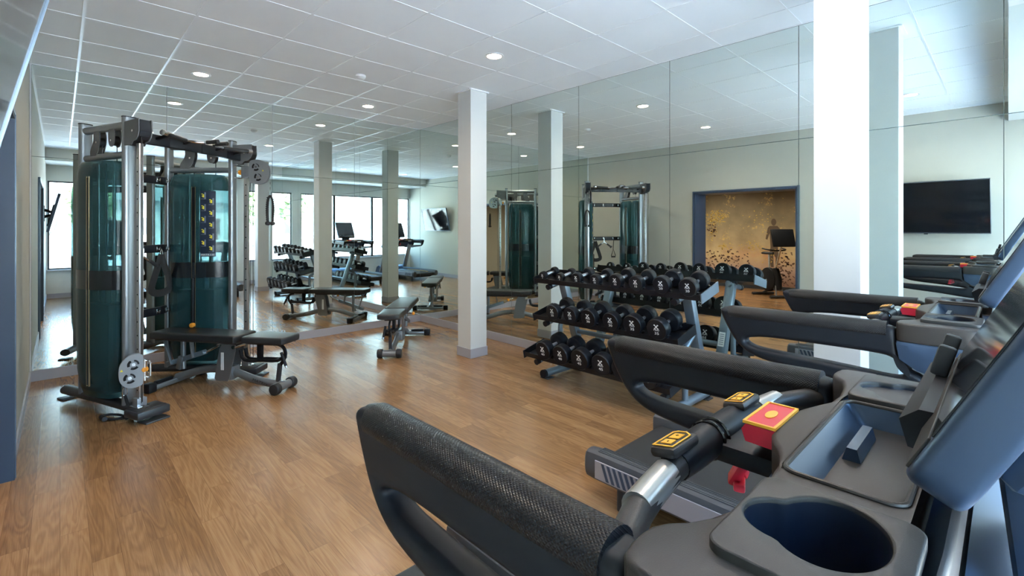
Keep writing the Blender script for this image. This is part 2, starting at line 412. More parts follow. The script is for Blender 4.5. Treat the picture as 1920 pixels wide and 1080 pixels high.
def profile_mesh(loops, half, bev, M4, res=3):
    """flat outline with holes (2D curve) thickened with a rounded edge -> mesh"""
    cu = bpy.data.curves.new('p', 'CURVE'); cu.dimensions = '2D'; cu.fill_mode = 'BOTH'
    cu.extrude = half - bev; cu.bevel_depth = bev; cu.bevel_resolution = res; cu.offset = -bev
    for lp in loops:
        sp = cu.splines.new('POLY'); sp.points.add(len(lp) - 1)
        for p, (x, y) in zip(sp.points, lp): p.co = (x, y, 0, 1)
        sp.use_cyclic_u = True
    t = bpy.data.objects.new('p', cu); COL.objects.link(t)
    dg = bpy.context.evaluated_depsgraph_get(); dg.update()
    me = bpy.data.meshes.new_from_object(t.evaluated_get(dg)); bpy.data.objects.remove(t, do_unlink=True)
    me.transform(M4); return me
def mesh_obj(name, me, mat, parent=None, smooth=35):
    bm = bmesh.new(); bm.from_mesh(me); bmesh.ops.remove_doubles(bm, verts=bm.verts, dist=1e-5)
    mb = MB(); mb.bm.free(); mb.bm = bm
    return mb.build(name, mat, parent, smooth)
def chaikin(pts, n=2):
    for _ in range(n):
        new = []; m = len(pts)
        for i in range(m):
            a, b = pts[i], pts[(i + 1) % m]
            new += [(a[0] * .75 + b[0] * .25, a[1] * .75 + b[1] * .25), (a[0] * .25 + b[0] * .75, a[1] * .25 + b[1] * .75)]
        pts = new
    return pts

def rrect(x0, x1, y0, y1, r, n=6, rs=None):
    out = []
    rs = rs or (r, r, r, r)
    for (cx_, cy_, a0), q in zip(((x1, y1, 0), (x0, y1, 90), (x0, y0, 180), (x1, y0, 270)), rs):
        cx_ += -q if cx_ == x1 else q; cy_ += -q if cy_ == y1 else q
        for k in range(n + 1):
            a = R(a0 + 90 * k / n); out.append((cx_ + q * math.cos(a), cy_ + q * math.sin(a)))
    return out

# ------------------------------------------------------------------ SETTING
struct(MB().bb(-4.3, XB + .02, YC - .1, YA + .02, -.08, 0).build('floor', M['floor'], smooth=0))
struct(MB().bb(XL - .3, XB + .02, YC - .1, YA + .02, H, H + .05).build('ceiling', M['tile'], smooth=0))
# T-bars of the ceiling grid
g = MB()
i = -1
while GX + i * TILE < XB:
    x = GX + i * TILE
    if x > XL + .02: g.bb(x - .009, x + .009, 0.0, YA, H - .0035, H + .001)
    i += 1
j = -12
while GY + j * TILE < YA:
    y = GY + j * TILE
    if y > 0.02: g.bb(XL, XB, y - .007, y + .007, H - .0025, H + .001)
    j += 1
g.bb(XL, XL + .018, 0, YA, H - .006, H); g.bb(XL, XB, YA - .012, YA - .001, H - .004, H); g.bb(XB - .012, XB - .001, 0, YA, H - .004, H)
struct(g.build('ceiling_grid', M['grid'], smooth=0))
# bulkhead over the windows
struct(MB().bb(XL, XB, YC, 0.0, 2.80, H).build('ceiling_bulkhead', M['white_wall'], smooth=0))
# walls behind the mirrors
struct(MB().bb(XL - .2, XB + .1, YA + .004, YA + .12, 0, H).build('wall_back', M['mirror_back'], smooth=0))
struct(MB().bb(XB + .004, XB + .12, YC - .1, YA + .12, 0, H).build('wall_right', M['mirror_back'], smooth=0))
# left wall with the opening to the next room
OY0, OY1, OZ, WD = 2.30, 4.015, 2.135, 0.42
wl = MB()
wl.bb(XL - WD, XL, YC - .1, OY0, 0, H); wl.bb(XL - WD, XL, OY1, YA + .01, 0, H); wl.bb(XL - WD, XL, OY0, OY1, OZ, H)
struct(wl.build('wall_left', M['wall'], smooth=0))
d = MB()
e = .035
d.bb(XL - WD - .005, XL + .022, OY1 - e, OY1 + .004, 0, OZ); d.bb(XL - WD - .005, XL + .022, OY0 - .004, OY0 + e, 0, OZ)
d.bb(XL - WD - .005, XL + .022, OY0, OY1, OZ - e, OZ + .004)
dr = struct(d.build('door_1', M['navy'], smooth=0))
d = MB(); d.bb(XL + .001, XL + .026, OY0 - .022, OY0 + .012, 0, OZ + .02, .002); d.bb(XL + .001, XL + .026, OY1 - .006, OY1 + .012, 0, OZ + .012, .002); d.bb(XL + .001, XL + .026, OY0 - .02, OY1 + .01, OZ - .006, OZ + .014, .002)
struct(d.build('door_trim', M['navy_edge'], dr, smooth=0))
# window wall
WINS = [(-0.19, 3.34), (3.585, 4.12)]
SZ, WZ = 0.60, 2.47
ww = MB()
ww.bb(XL - .1, XB + .1, YC - .14, YC, 0, SZ); ww.bb(XL - .1, XB + .1, YC - .14, YC, WZ, H)
ww.bb(XL - .1, WINS[0][0], YC - .14, YC, SZ, WZ); ww.bb(WINS[0][1], WINS[1][0], YC - .14, YC + .0, SZ, WZ); ww.bb(WINS[1][1], XB + .1, YC - .14, YC, SZ, WZ)
struct(ww.build('wall_front', M['white_wall'], smooth=0))
for k, (a, b_) in enumerate(WINS):
    w = MB(); f_ = .03
    w.bb(a, b_, YC - .09, YC - .04, SZ, SZ + f_); w.bb(a, b_, YC - .09, YC - .04, WZ - f_, WZ)
    w.bb(a, a + f_, YC - .09, YC - .04, SZ, WZ); w.bb(b_ - f_, b_, YC - .09, YC - .04, SZ, WZ)
    if k == 0:
        for mx_ in (1.14, 2.36): w.bb(mx_ - .03, mx_ + .03, YC - .09, YC - .03, SZ, WZ)
    wo = struct(w.build('window_%d' % (k + 1), M['frame_dark'], smooth=0))
    struct(MB().bb(a, b_, YC - .068, YC - .062, SZ, WZ).build('window_pane', M['glass'], wo, smooth=0))
    struct(MB().bb(a - .01, b_ + .005, YC - .04, YC + .035, SZ - .03, SZ, .004).build('window_sill', M['sill'], wo, smooth=0))
# baseboards
BH = 0.10
struct(MB().bb(XL + .01, XB - .012, YA - .014, YA + .003, 0, BH, .002).build('baseboard_back', M['base'], smooth=0))
struct(MB().bb(XB - .014, XB + .003, YC, YA - .014, 0, BH, .002).build('baseboard_right', M['base'], smooth=0))
bl = MB(); bl.bb(XL, XL + .012, OY1 + .014, YA - .014, 0, BH, .002); bl.bb(XL, XL + .012, YC, OY0 - .024, 0, BH, .002)
struct(bl.build('baseboard_left', M['base'], smooth=0))
struct(MB().bb(XL + .012, XB - .014, YC, YC + .012, 0, BH, .002).build('baseboard_front', M['base'], smooth=0))
# bright corner bead where the plain wall meets the mirrors
struct(MB().bb(XL + .001, XL + .014, YA - .014, YA, BH, H - .005, .003).build('trim_1', M['sill'], smooth=0))

# mirrors
SEAM = 2.156
def mirror_wall(label, joints, axis):
    t = thing('wall_mirror', label, 'mirror', (0, YA, 0) if axis == 'x' else (XB, 0, 0))
    gp = .0022
    for a, b_ in zip(joints, joints[1:]):
        for z0, z1 in ((BH, SEAM), (SEAM, H - .004)):
            m = MB()
            if axis == 'x': m.bb(a + gp, b_ - gp, 0, .003, z0 + gp, z1 - gp)
            else: m.bb(0, .003, a + gp, b_ - gp, z0 + gp, z1 - gp)
            m.build('mirror_panel', M['mirror'], t, smooth=0)
    return t
mirror_wall('wall of tall mirror panels behind the cable machine', [XL + .014, .858, 1.952, 3.046, XB], 'x')
mirror_wall('wall of tall mirror panels behind the dumbbell rack', [YC, .019, 1.119, 2.189, 3.266, 4.338, 5.40, YA], 'y')

# next room with the forest print
RX = -4.0
struct(MB().bb(RX - .1, RX, .9, 6.6, 0, 2.75).build('wall_far', M['wall'], smooth=0))
struct(MB().bb(RX, XL - WD, 6.5, 6.6, 0, 2.75).build('wall_far_end', M['wall'], smooth=0))
struct(MB().bb(RX, XL - WD, .9, 1.0, 0, 2.75).build('wall_near_end', M['wall'], smooth=0))
struct(MB().bb(RX - .1, XL - WD, .9, 6.6, 2.75, 2.8).build('ceiling', M['room_ceil'], smooth=0))
struct(MB().bb(RX, RX + .014, 1.0, 6.5, 0, .09).build('baseboard_far', M['frame_dark'], smooth=0))
mu = thing('mural', 'misty golden forest photograph with a runner, covering the next room\'s wall', 'mural', (RX + .002, 4.2, 0))
MB().bb(0, .006, -2.9, 2.25, .10, 2.70).build('print_panel', M['mural'], mu, smooth=0)
def flat(name, polys, mat, x=.0075):
    mb = MB()
    for p in polys: mb.prism(p, .002, basis((0, 1, 0), (0, 0, 1), (x, -4.2, 0)))
    return mb.build(name, mat, mu, smooth=0)
def ell(cy, cz, ry, rz, n=16, rot=0): return [(cy + ry * math.cos(t) * math.cos(rot) - rz * math.sin(t) * math.sin(rot), cz + ry * math.cos(t) * math.sin(rot) + rz * math.sin(t) * math.cos(rot)) for t in [2 * PI * k / n for k in range(n)]]
flat('printed_runner', [ell(3.84, 1.62, .055, .085), [(3.76, 1.53), (3.93, 1.53), (3.97, 1.48), (4.02, 1.22), (3.98, 1.2), (3.93, 1.36), (3.91, 1.02), (3.95, .80), (3.90, .55), (3.84, .55), (3.85, .85), (3.80, .78), (3.80, .60), (3.75, .60), (3.74, .85), (3.75, 1.05), (3.75, 1.3), (3.70, 1.45)]], M['mural_brown'])
rl = random.Random(3)
lv = []
for (cy, cz, sy, sz, n_) in ((5.15, 1.80, .26, .12, 110), (5.25, 1.66, .16, .10, 60), (5.0, 1.0, .15, .15, 35), (4.35, 1.02, .2, .12, 45), (5.3, 1.3, .12, .2, 25), (4.1, 1.75, .3, .25, 30), (3.9, .8, .3, .15, 30)):
    for _ in range(n_): lv.append(ell(rl.gauss(cy, sy * .6), max(.2, rl.gauss(cz, sz * .6)), rl.uniform(.010, .026), rl.uniform(.005, .011), 6, rl.uniform(-1, 1)))
flat('printed_leaves', lv, M['mural_gold'], .010)
dk = []
for (cy, cz, sy, sz, n_) in ((5.3, 1.5, .06, .12, 30), (5.05, .72, .3, .1, 70), (5.0, .42, .35, .1, 70), (3.6, .55, .12, .22, 60), (3.85, .3, .3, .08, 60), (4.4, .25, .4, .07, 60)):
    for _ in range(n_): dk.append(ell(rl.gauss(cy, sy), max(.14, rl.gauss(cz, sz)), rl.uniform(.010, .040), rl.uniform(.008, .022), 6, rl.uniform(-1, 1)))
flat('printed_undergrowth', dk, M['mural_dark'], .009)
flat('printed_white_figure', [[(5.83, 1.62), (5.88, 1.66), (5.93, 1.6), (5.95, 1.3), (5.9, 1.2), (5.87, .95), (5.83, .95)]], M['mural_white'])

# outside
struct(MB().bb(-40, 45, -90, YC - .16, -.25, -.15).build('floor_outside', M['asphalt'], smooth=0))
rh = random.Random(5)
hl = MB(); secs = []
for k in range(25):
    x = -70 + k * 6; h_ = 5 + 3.0 * math.sin(k * .7) + rh.uniform(-.6, .6)
    secs.append([(x, -88, -.2), (x, -95, h_), (x, -110, h_ * .6), (x, -112, -.2)])
hl.loft(secs); tag(hl.build('hill_range', M['hill'], smooth=60), 'hazy blue hills on the horizon beyond the windows', 'hills')
def tree(x, y, s, label):
    t = thing('tree', label, 'tree', (x, y, -.15), 0, 'trees outside the windows')
    MB().tube([(0, 0, 0), (.05 * s, 0, 1.0 * s), (0, .05 * s, 2.2 * s)], [.14 * s, .08 * s, .05 * s], smooth=1).build('trunk', M['bark'], t)
    b = MB(); rr = random.Random(int(x * 10))
    for _ in range(150):
        a = rr.uniform(0, 2 * PI); q = rr.uniform(0, 1) ** .5; z = rr.uniform(-1, 1)
        r_ = 1.0 * s * math.sqrt(max(0, 1 - z * z)) * q
        b.sphere((r_ * math.cos(a), r_ * math.sin(a), 2.4 * s + z * 1.1 * s), .22 * s * rr.uniform(.6, 1.1), (1, 1, .8), 7, 5)
    b.build('foliage', M['leaf'], t, smooth=0)
tree(1.5, -32, 1.4, 'leafy green tree outside, seen through the window nearest the left wall')
tree(13.0, -34, 1.5, 'broad leafy tree outside, reflected beside the rope handle')
tree(-8.5, -36, 1.6, 'tall leafy tree outside, farthest to the left of the windows')
bd = thing('low_building', 'pale low building across the car park outside', 'building', (1, -55, -.15))
MB().bb(-16, 14, -5, 5, 0, 4.2).build('wall', M['bldg'], bd, smooth=0)
MB().bb(-16.4, 14.4, -5.4, 5.4, 4.2, 4.6).build('roof', M['frame'], bd, smooth=0)
for k in range(9): MB().bb(-15 + k * 3.2, -13.2 + k * 3.2, 4.98, 5.05, 1.0, 2.8).build('window', M['frame_dark'], bd, smooth=0)

# ------------------------------------------------------------------ columns
def column(x, y, w, label):
    t = thing('column', label, 'column', (x + w / 2, y + w / 2, 0), 0, 'square white columns')
    h2 = w / 2
    MB().bb(-h2 + .008, h2 - .008, -h2 + .008, h2 - .008, 0, H - .002, .003).build('shaft', M['column'], t, smooth=0)
    MB().bb(-h2, h2, -h2, h2, 0.001, BH + .005, .002).build('baseboard', M['base'], t, smooth=0)
    s_ = h2 + .004; m = MB()
    for sx in (-1, 1):
        m.bb(sx * s_ - .012, sx * s_ + .012, -s_, s_, H - .010, H - .001); m.bb(-s_, s_, sx * s_ - .012, sx * s_ + .012, H - .010, H - .001)
    m.build('top_trim', M['grid'], t, smooth=0)
    return t
column(3.34, 4.16, .252, 'white square column standing between the bench and the dumbbell rack')
column(3.335, .578, .252, 'wide white square column close to the treadmills, at the right')

# ------------------------------------------------------------------ ceiling lamps
lx = [GX + 1.5 * TILE, GX + 4.5 * TILE]; ly = [GY - 6.5 * TILE, GY - 2.5 * TILE, GY + 1.5 * TILE]
names = {(0, 0): 'recessed ceiling lamp above the nearest treadmill', (1, 0): 'recessed ceiling lamp lighting the top of the wide column at the right',
         (0, 1): 'recessed ceiling lamp over the open floor by the doorway', (1, 1): 'recessed ceiling lamp in front of the far column',
         (0, 2): 'recessed ceiling lamp above the cable machine', (1, 2): 'recessed ceiling lamp above the bench in the mirrored corner'}
def lamp(x, y, z, label, e):
    t = thing('recessed_lamp', label, 'ceiling lamp', (x, y, z), 0, 'recessed ceiling lamps')
    MB().lathe([(.062, -.001), (.085, -.001), (.088, -.004), (.083, -.008), (.066, -.009), (.062, -.001)], n=32, cap=False).build('trim_ring', M['white'], t)
    MB().lathe([(.0635, -.0045), (.0635, -.0020)], n=32).build('lens', M['lampglow'], t)
    l = bpy.data.lights.new('downlight', 'AREA'); l.shape = 'DISK'; l.size = .12; l.energy = e; l.color = (1.0, .83, .66); l.spread = R(150)
    lo = bpy.data.objects.new('downlight', l); COL.objects.link(lo); lo.parent = t; lo.location = (0, 0, -.010)
    return t
LAMP_E = 8
for a in (0, 1):
    for b_ in (0, 1, 2): lamp(lx[a], ly[b_], H, names[(a, b_)], LAMP_E)
lamp(-2.2, 3.2, 2.75, 'added unseen ceiling lamp near the exercise bike in the next room', 26)  # unseen lamp, added because the next room needs light of its own
lamp(-2.6, 5.0, 2.75, 'added unseen ceiling lamp before the forest print in the next room', 26)  # second unseen lamp, added to brighten the same room
sd = thing('smoke_detector', 'small round white smoke detector on the ceiling tiles', 'smoke detector', (8.292 - 6.05, 4.59, H))
MB().lathe([(.05, -.001), (.05, -.02), (.035, -.04), (.02, -.045)], n=24).build('housing', M['white'], sd)

# ------------------------------------------------------------------ television
tv = thing('television', 'large flat television tilted forward on a wall arm, upper left', 'television', (XL, .765, 1.74))
# screen centre pose: tilted about y and slightly swung out at the near end
tvr = Matrix.Rotation(R(2.2), 4, 'Z') @ Matrix.Rotation(R(12.5), 4, 'Y')
def tvb(mb, name, mat, par=tv, smooth=0):
    o = mb.build(name, mat, par, smooth); return o
TC = Matrix.Translation((.170, .0, .0)) @ tvr
def tm(mb): bmesh.ops.transform(mb.bm, matrix=TC, verts=mb.bm.verts); return mb
tvb(tm(MB().bb(-.035, .0, -.615, .615, -.348, .348, .004)), 'housing', M['shell'])
tvb(tm(MB().bb(.0, .0025, -.607, .607, -.335, .342)), 'screen', M['black_gloss'])
fr = MB(); fr.bb(.0, .006, -.615, -.608, -.348, .348, .001); fr.bb(.0, .006, .608, .615, -.348, .348, .001); fr.bb(.0, .006, -.615, .615, .338, .348, .001); fr.bb(.0, .006, -.615, .615, -.348, -.334, .001)
tvb(tm(fr), 'bezel', M['bezel'])
tvb(tm(MB().bb(-.07, -.035, -.28, .28, -.25, .15, .01)), 'back_cover', M['black'])
am = MB(); am.bb(0.0, .012, -.16, .16, -.14, .14, .002); am.bar((.006, .12, .06), (.09, -.02, .03), .03, .05); am.bar((.006, .12, -.06), (.08, -.02, -.03), .03, .05)
tvb(am, 'mount_arm', M['black'])
tvb(tm(MB().bb(-.02, .008, -.02, .02, -.36, -.346, .002)), 'infrared_eye', M['black'])

# ------------------------------------------------------------------ dumbbells and rack
MARK = {}
def mark_mesh(num, r):
    key = (num, round(r, 4))
    if key in MARK: return MARK[key]
    mb = MB(); s_ = r / .085
    I = lambda x, y, a: Matrix.Translation((x, y, 0)) @ Matrix.Rotation(a, 4, 'Z')
    # crossed-barbell mark
    for a in (1, -1): mb.prism([(-.018 * s_, -.0035 * s_), (.018 * s_, -.0035 * s_), (.018 * s_, .0035 * s_), (-.018 * s_, .0035 * s_)], .0006, I(0, .022 * s_, a * R(47)))
    for sx in (-1, 1):
        for sy in (-1, 1): mb.prism([(-.006 * s_, -.004 * s_), (.006 * s_, -.004 * s_), (.006 * s_, .004 * s_), (-.006 * s_, .004 * s_)], .0006, I(sx * .013 * s_, (.022 + sy * .014) * s_, 0))
    me = bpy.data.meshes.new('mark'); mb.bm.to_mesh(me); mb.bm.free()
    bm = bmesh.new(); bm.from_mesh(me)
    for txt, sz, y, xs in (('PRO', .017 * s_, -.0035 * s_, 1.5), (num, .030 * s_, -.030 * s_, 1.35)):
        cu = bpy.data.curves.new('x', 'FONT'); cu.body = txt; cu.size = sz; cu.extrude = .0003; cu.offset = .0002 * s_; cu.align_x = 'CENTER'; cu.align_y = 'CENTER'; cu.resolution_u = 2
        t = bpy.data.objects.new('x', cu); COL.objects.link(t)
        dg = bpy.context.evaluated_depsgraph_get(); dg.update()
        m2 = bpy.data.meshes.new_from_object(t.evaluated_get(dg)); bpy.data.objects.remove(t, do_unlink=True)
        m2.transform(Matrix.Translation((0, y, 0)) @ Matrix.Diagonal((xs, 1, 1, 1))); bm.from_mesh(m2)
    bm.to_mesh(me); bm.free(); me.materials.clear(); me.materials.append(M['print'])
    MARK[key] = me; return me
DB = {}
def dumbbell(num, r, hl_, gl, label, loc, ry):
    """axis along local X: handle length gl, heads hl_ long; front head towards -X"""
    t = thing('dumbbell', label, 'dumbbell', loc, 0, 'round black dumbbells on the three-tier rack')
    t.rotation_euler = (0, ry, 0)
    key = num
    if key not in DB:
        def me_of(mb, mat):
            o = mb.build('tmp', mat); me = o.data; bpy.data.objects.remove(o); return me
        hd = MB().lathe([(r * .30, 0), (r * .55, -.002), (r * .90, 0), (r * .985, .006), (r, .014), (r, hl_ - .014), (r * .985, hl_ - .006), (r * .93, hl_), (r * .86, hl_ - .0012), (r * .2, hl_ - .0012)], axis=(1, 0, 0), n=40)
        hn = MB().lathe([(.013, -gl / 2), (.0155, -gl / 4), (.017, 0), (.0155, gl / 4), (.013, gl / 2)], axis=(1, 0, 0), n=20)
        DB[key] = (me_of(hd, M['urethane']), me_of(hn, M['handle']))
    hm, gm = DB[key]
    def part(name, me, par, mw=None):
        o = bpy.data.objects.new(name, me); COL.objects.link(o); o.parent = par
        if mw is not None: o.matrix_local = mw
        return o
    part('handle', gm, t)
    mk = mark_mesh(num, r)
    for s_ in (1, -1):
        mw = Matrix.Translation((s_ * gl / 2, 0, 0)) @ (Matrix.Identity(4) if s_ == 1 else Matrix.Rotation(PI, 4, 'Z'))
        h_ = part('head', hm, t, mw)
        part('weight_mark', mk, h_, basis((0, 1, 0), (0, 0, 1), (hl_ - .0006, 0, 0)))
    return t
rk = thing('dumbbell_rack', 'three-tier blue-grey steel rack holding round black dumbbells', 'dumbbell rack', (3.7, 2.45, 0))
def rb(mb): bmesh.ops.translate(mb.bm, vec=(-3.7, -2.45, 0), verts=mb.bm.verts); return mb
tilt = R(12)
ct, st = math.cos(tilt), math.sin(tilt)
# tiers: front lip x/z, y range
TIERS = {'top': dict(x=3.465, z=.93, y0=1.58, y1=3.29), 'middle': dict(x=3.425, z=.575, y0=1.745, y1=3.26), 'bottom': dict(x=3.30, z=.225, y0=1.745, y1=3.27)}
ROWS = {
 'top': [(3.185, '5'), (2.965, '5'), (2.755, '10'), (2.545, '10'), (2.325, '15'), (2.125, '15'), (1.895, '20'), (1.675, '20')],
 'middle': [(2.995, '25'), (2.78, '25'), (2.57, '30'), (2.335, '30'), (2.12, '35'), (1.90, '35')],
 'bottom': [(2.99, '40'), (2.78, '40'), (2.56, '45'), (2.335, '45'), (2.13, '50'), (1.91, '50')]}
SIZE = {'5': (.045, .045), '10': (.055, .055), '15': (.065, .062), '20': (.0725, .066), '25': (.077, .07), '30': (.082, .074), '35': (.087, .078), '40': (.089, .082), '45': (.094, .084), '50': (.097, .088)}
ORD = ['leftmost', 'second from the left', 'third from the left', 'fourth from the left', 'fifth from the left', 'sixth from the left', 'seventh from the left', 'rightmost']
for tn, T_ in TIERS.items():
    x0, z0, ya, yb = T_['x'], T_['z'], T_['y0'], T_['y1']
    W = .30
    P_ = lambda u, w: (x0 + u * ct - w * st, z0 + u * st + w * ct)
    sh = MB()
    prof = [P_(0, .035), P_(.004, .035), P_(.010, -.004), P_(W - .01, -.004), P_(W - .004, .05), P_(W, .05), P_(W - .002, -.012), P_(.004, -.012)]
    sh.loft([[(x, ya, z) for x, z in prof], [(x, yb, z) for x, z in prof]])
    shelf = rb(sh).build('shelf', M['black'], rk, smooth=30)
    # end plates
    for yy in ((ya - .004), (yb + .004)):
        ep = [P_(-.004, -.03), P_(W + .004, -.03), P_(W + .004, .055), P_(-.004, .045)]
        e_ = MB(); e_.loft([[(x, yy - .004, z) for x, z in ep], [(x, yy + .004, z) for x, z in ep]])
        rb(e_).build('end_plate', M['rackpaint'] if (tn == 'top' and yy < 2) else M['black'], rk, smooth=0)
    # support arms with black caps
    for yy in (1.80, 3.12):
        a = MB(); p, q = P_(.03, -.045), P_(W + .02, -.045)
        a.tube([(p[0], yy, p[1]), (q[0], yy, q[1])], .026, 16); rb(a).build('shelf_arm', M['rackpaint'], rk)
        c_ = MB(); c_.tube([(p[0] - .03, yy, p[1] - .006), (p[0] + .012, yy, p[1] + .002)], .028, 16); rb(c_).build('arm_cap', M['black'], rk)
    n_ = len(ROWS[tn])
    for k, (yd, num) in enumerate(ROWS[tn]):
        r_, hl_ = SIZE[num]; gl = .125
        half = gl / 2 + hl_
        for uu in (half - gl / 2 - hl_ * .5, half + gl / 2 + hl_ * .5):
            sd_ = MB(); off = (W - 2 * half) / 2 - .03
            arc = []
            for q in range(9):
                t_ = -R(62) + q * R(124) / 8
                u_ = uu + off; w_ = .004 + r_ + .008 - (r_ + .006) * math.cos(t_)
                X_, Z_ = P_(u_, w_); arc.append((X_, yd + (r_ + .006) * math.sin(t_), Z_))
            sd_.tube(arc, .007, 8, flat=2.2, up=(0, 0, 1))
            rb(sd_).build('saddle', M['black'], shelf)
        off = (W - 2 * half) / 2 - .03
        X_, Z_ = P_(half + off, .004 + r_ + .010)
        place = ORD[k] if k < n_ - 1 else ('rightmost')
        lab = 'round black dumbbell marked %s, %s on the %s shelf of the rack' % (num, place, tn)
        dumbbell(num, r_, hl_, gl, lab, (X_, yd, Z_), -tilt)
for yy in (1.80, 3.12):
    p = MB(); p.bar((4.02, yy, .06), (3.70, yy, .955), .075, .085, .012, up=(0, 1, 0)); rb(p).build('upright', M['rackpaint'], rk)
    c_ = MB(); c_.bar((3.708, yy, .935), (3.692, yy, .975), .08, .09, .014, up=(0, 1, 0)); rb(c_).build('post_cap', M['frame_dk'], rk)
    b_ = MB(); b_.tube([(3.84, yy, .60), (3.70, yy, .525), (3.665, yy, .50), (3.66, yy, .46), (3.66, yy, .30), (3.66, yy, .07)], .024, 12, smooth=1); rb(b_).build('brace', M['rackpaint'], rk)
    f_ = MB(); f_.tube([(3.43, yy, .048), (4.06, yy, .048)], .036, 20); rb(f_).build('foot', M['rackpaint'], rk)
    for xx in (3.42, 4.07):
        f_ = MB(); f_.tube([(xx - .015, yy, .048), (xx + .015, yy, .048)], .040, 20); rb(f_).build('foot_cap', M['black'], rk)
        f_ = MB(); f_.bb(xx + (.0 if xx < 4 else -.09), xx + (.09 if xx < 4 else 0), yy - .05, yy + .05, 0.0, .012, .003); rb(f_).build('foot_pad', M['frame_dk'], rk)
cb = MB(); cb.tube([(3.90, 1.80, .40), (3.90, 3.12, .40)], .024, 12); rb(cb).build('cross_bar', M['rackpaint'], rk)
ax_ = Vector((3.70 - 4.02, 0, .955 - .06)).normalized(); nr_ = Vector((ax_.z, 0, -ax_.x))
pc_ = Vector((3.885, 1.80, .44))
ms_ = Matrix((Vector((0, 1, 0)), ax_, Vector((0, 1, 0)).cross(ax_))).transposed()
if Vector((0, 1, 0)).cross(ax_).dot(nr_) < 0: pass
def stk_box(c_off, a_off, w_, h_, lift, mb): return mb.box(pc_ + Vector((0, c_off, 0)) + ax_ * a_off + nr_ * lift, (w_, h_, .002), 0, ms_)
s_ = rb(stk_box(0, 0, .055, .13, .0445, MB())).build('notice_sticker', M['white'], rk, smooth=0)
ins = MB()
for k in range(6): stk_box(0, -.045 + k * .018, .038, .006, .0460, ins)
rb(ins).build('sticker_print', M['decal_grey'], s_, smooth=0)

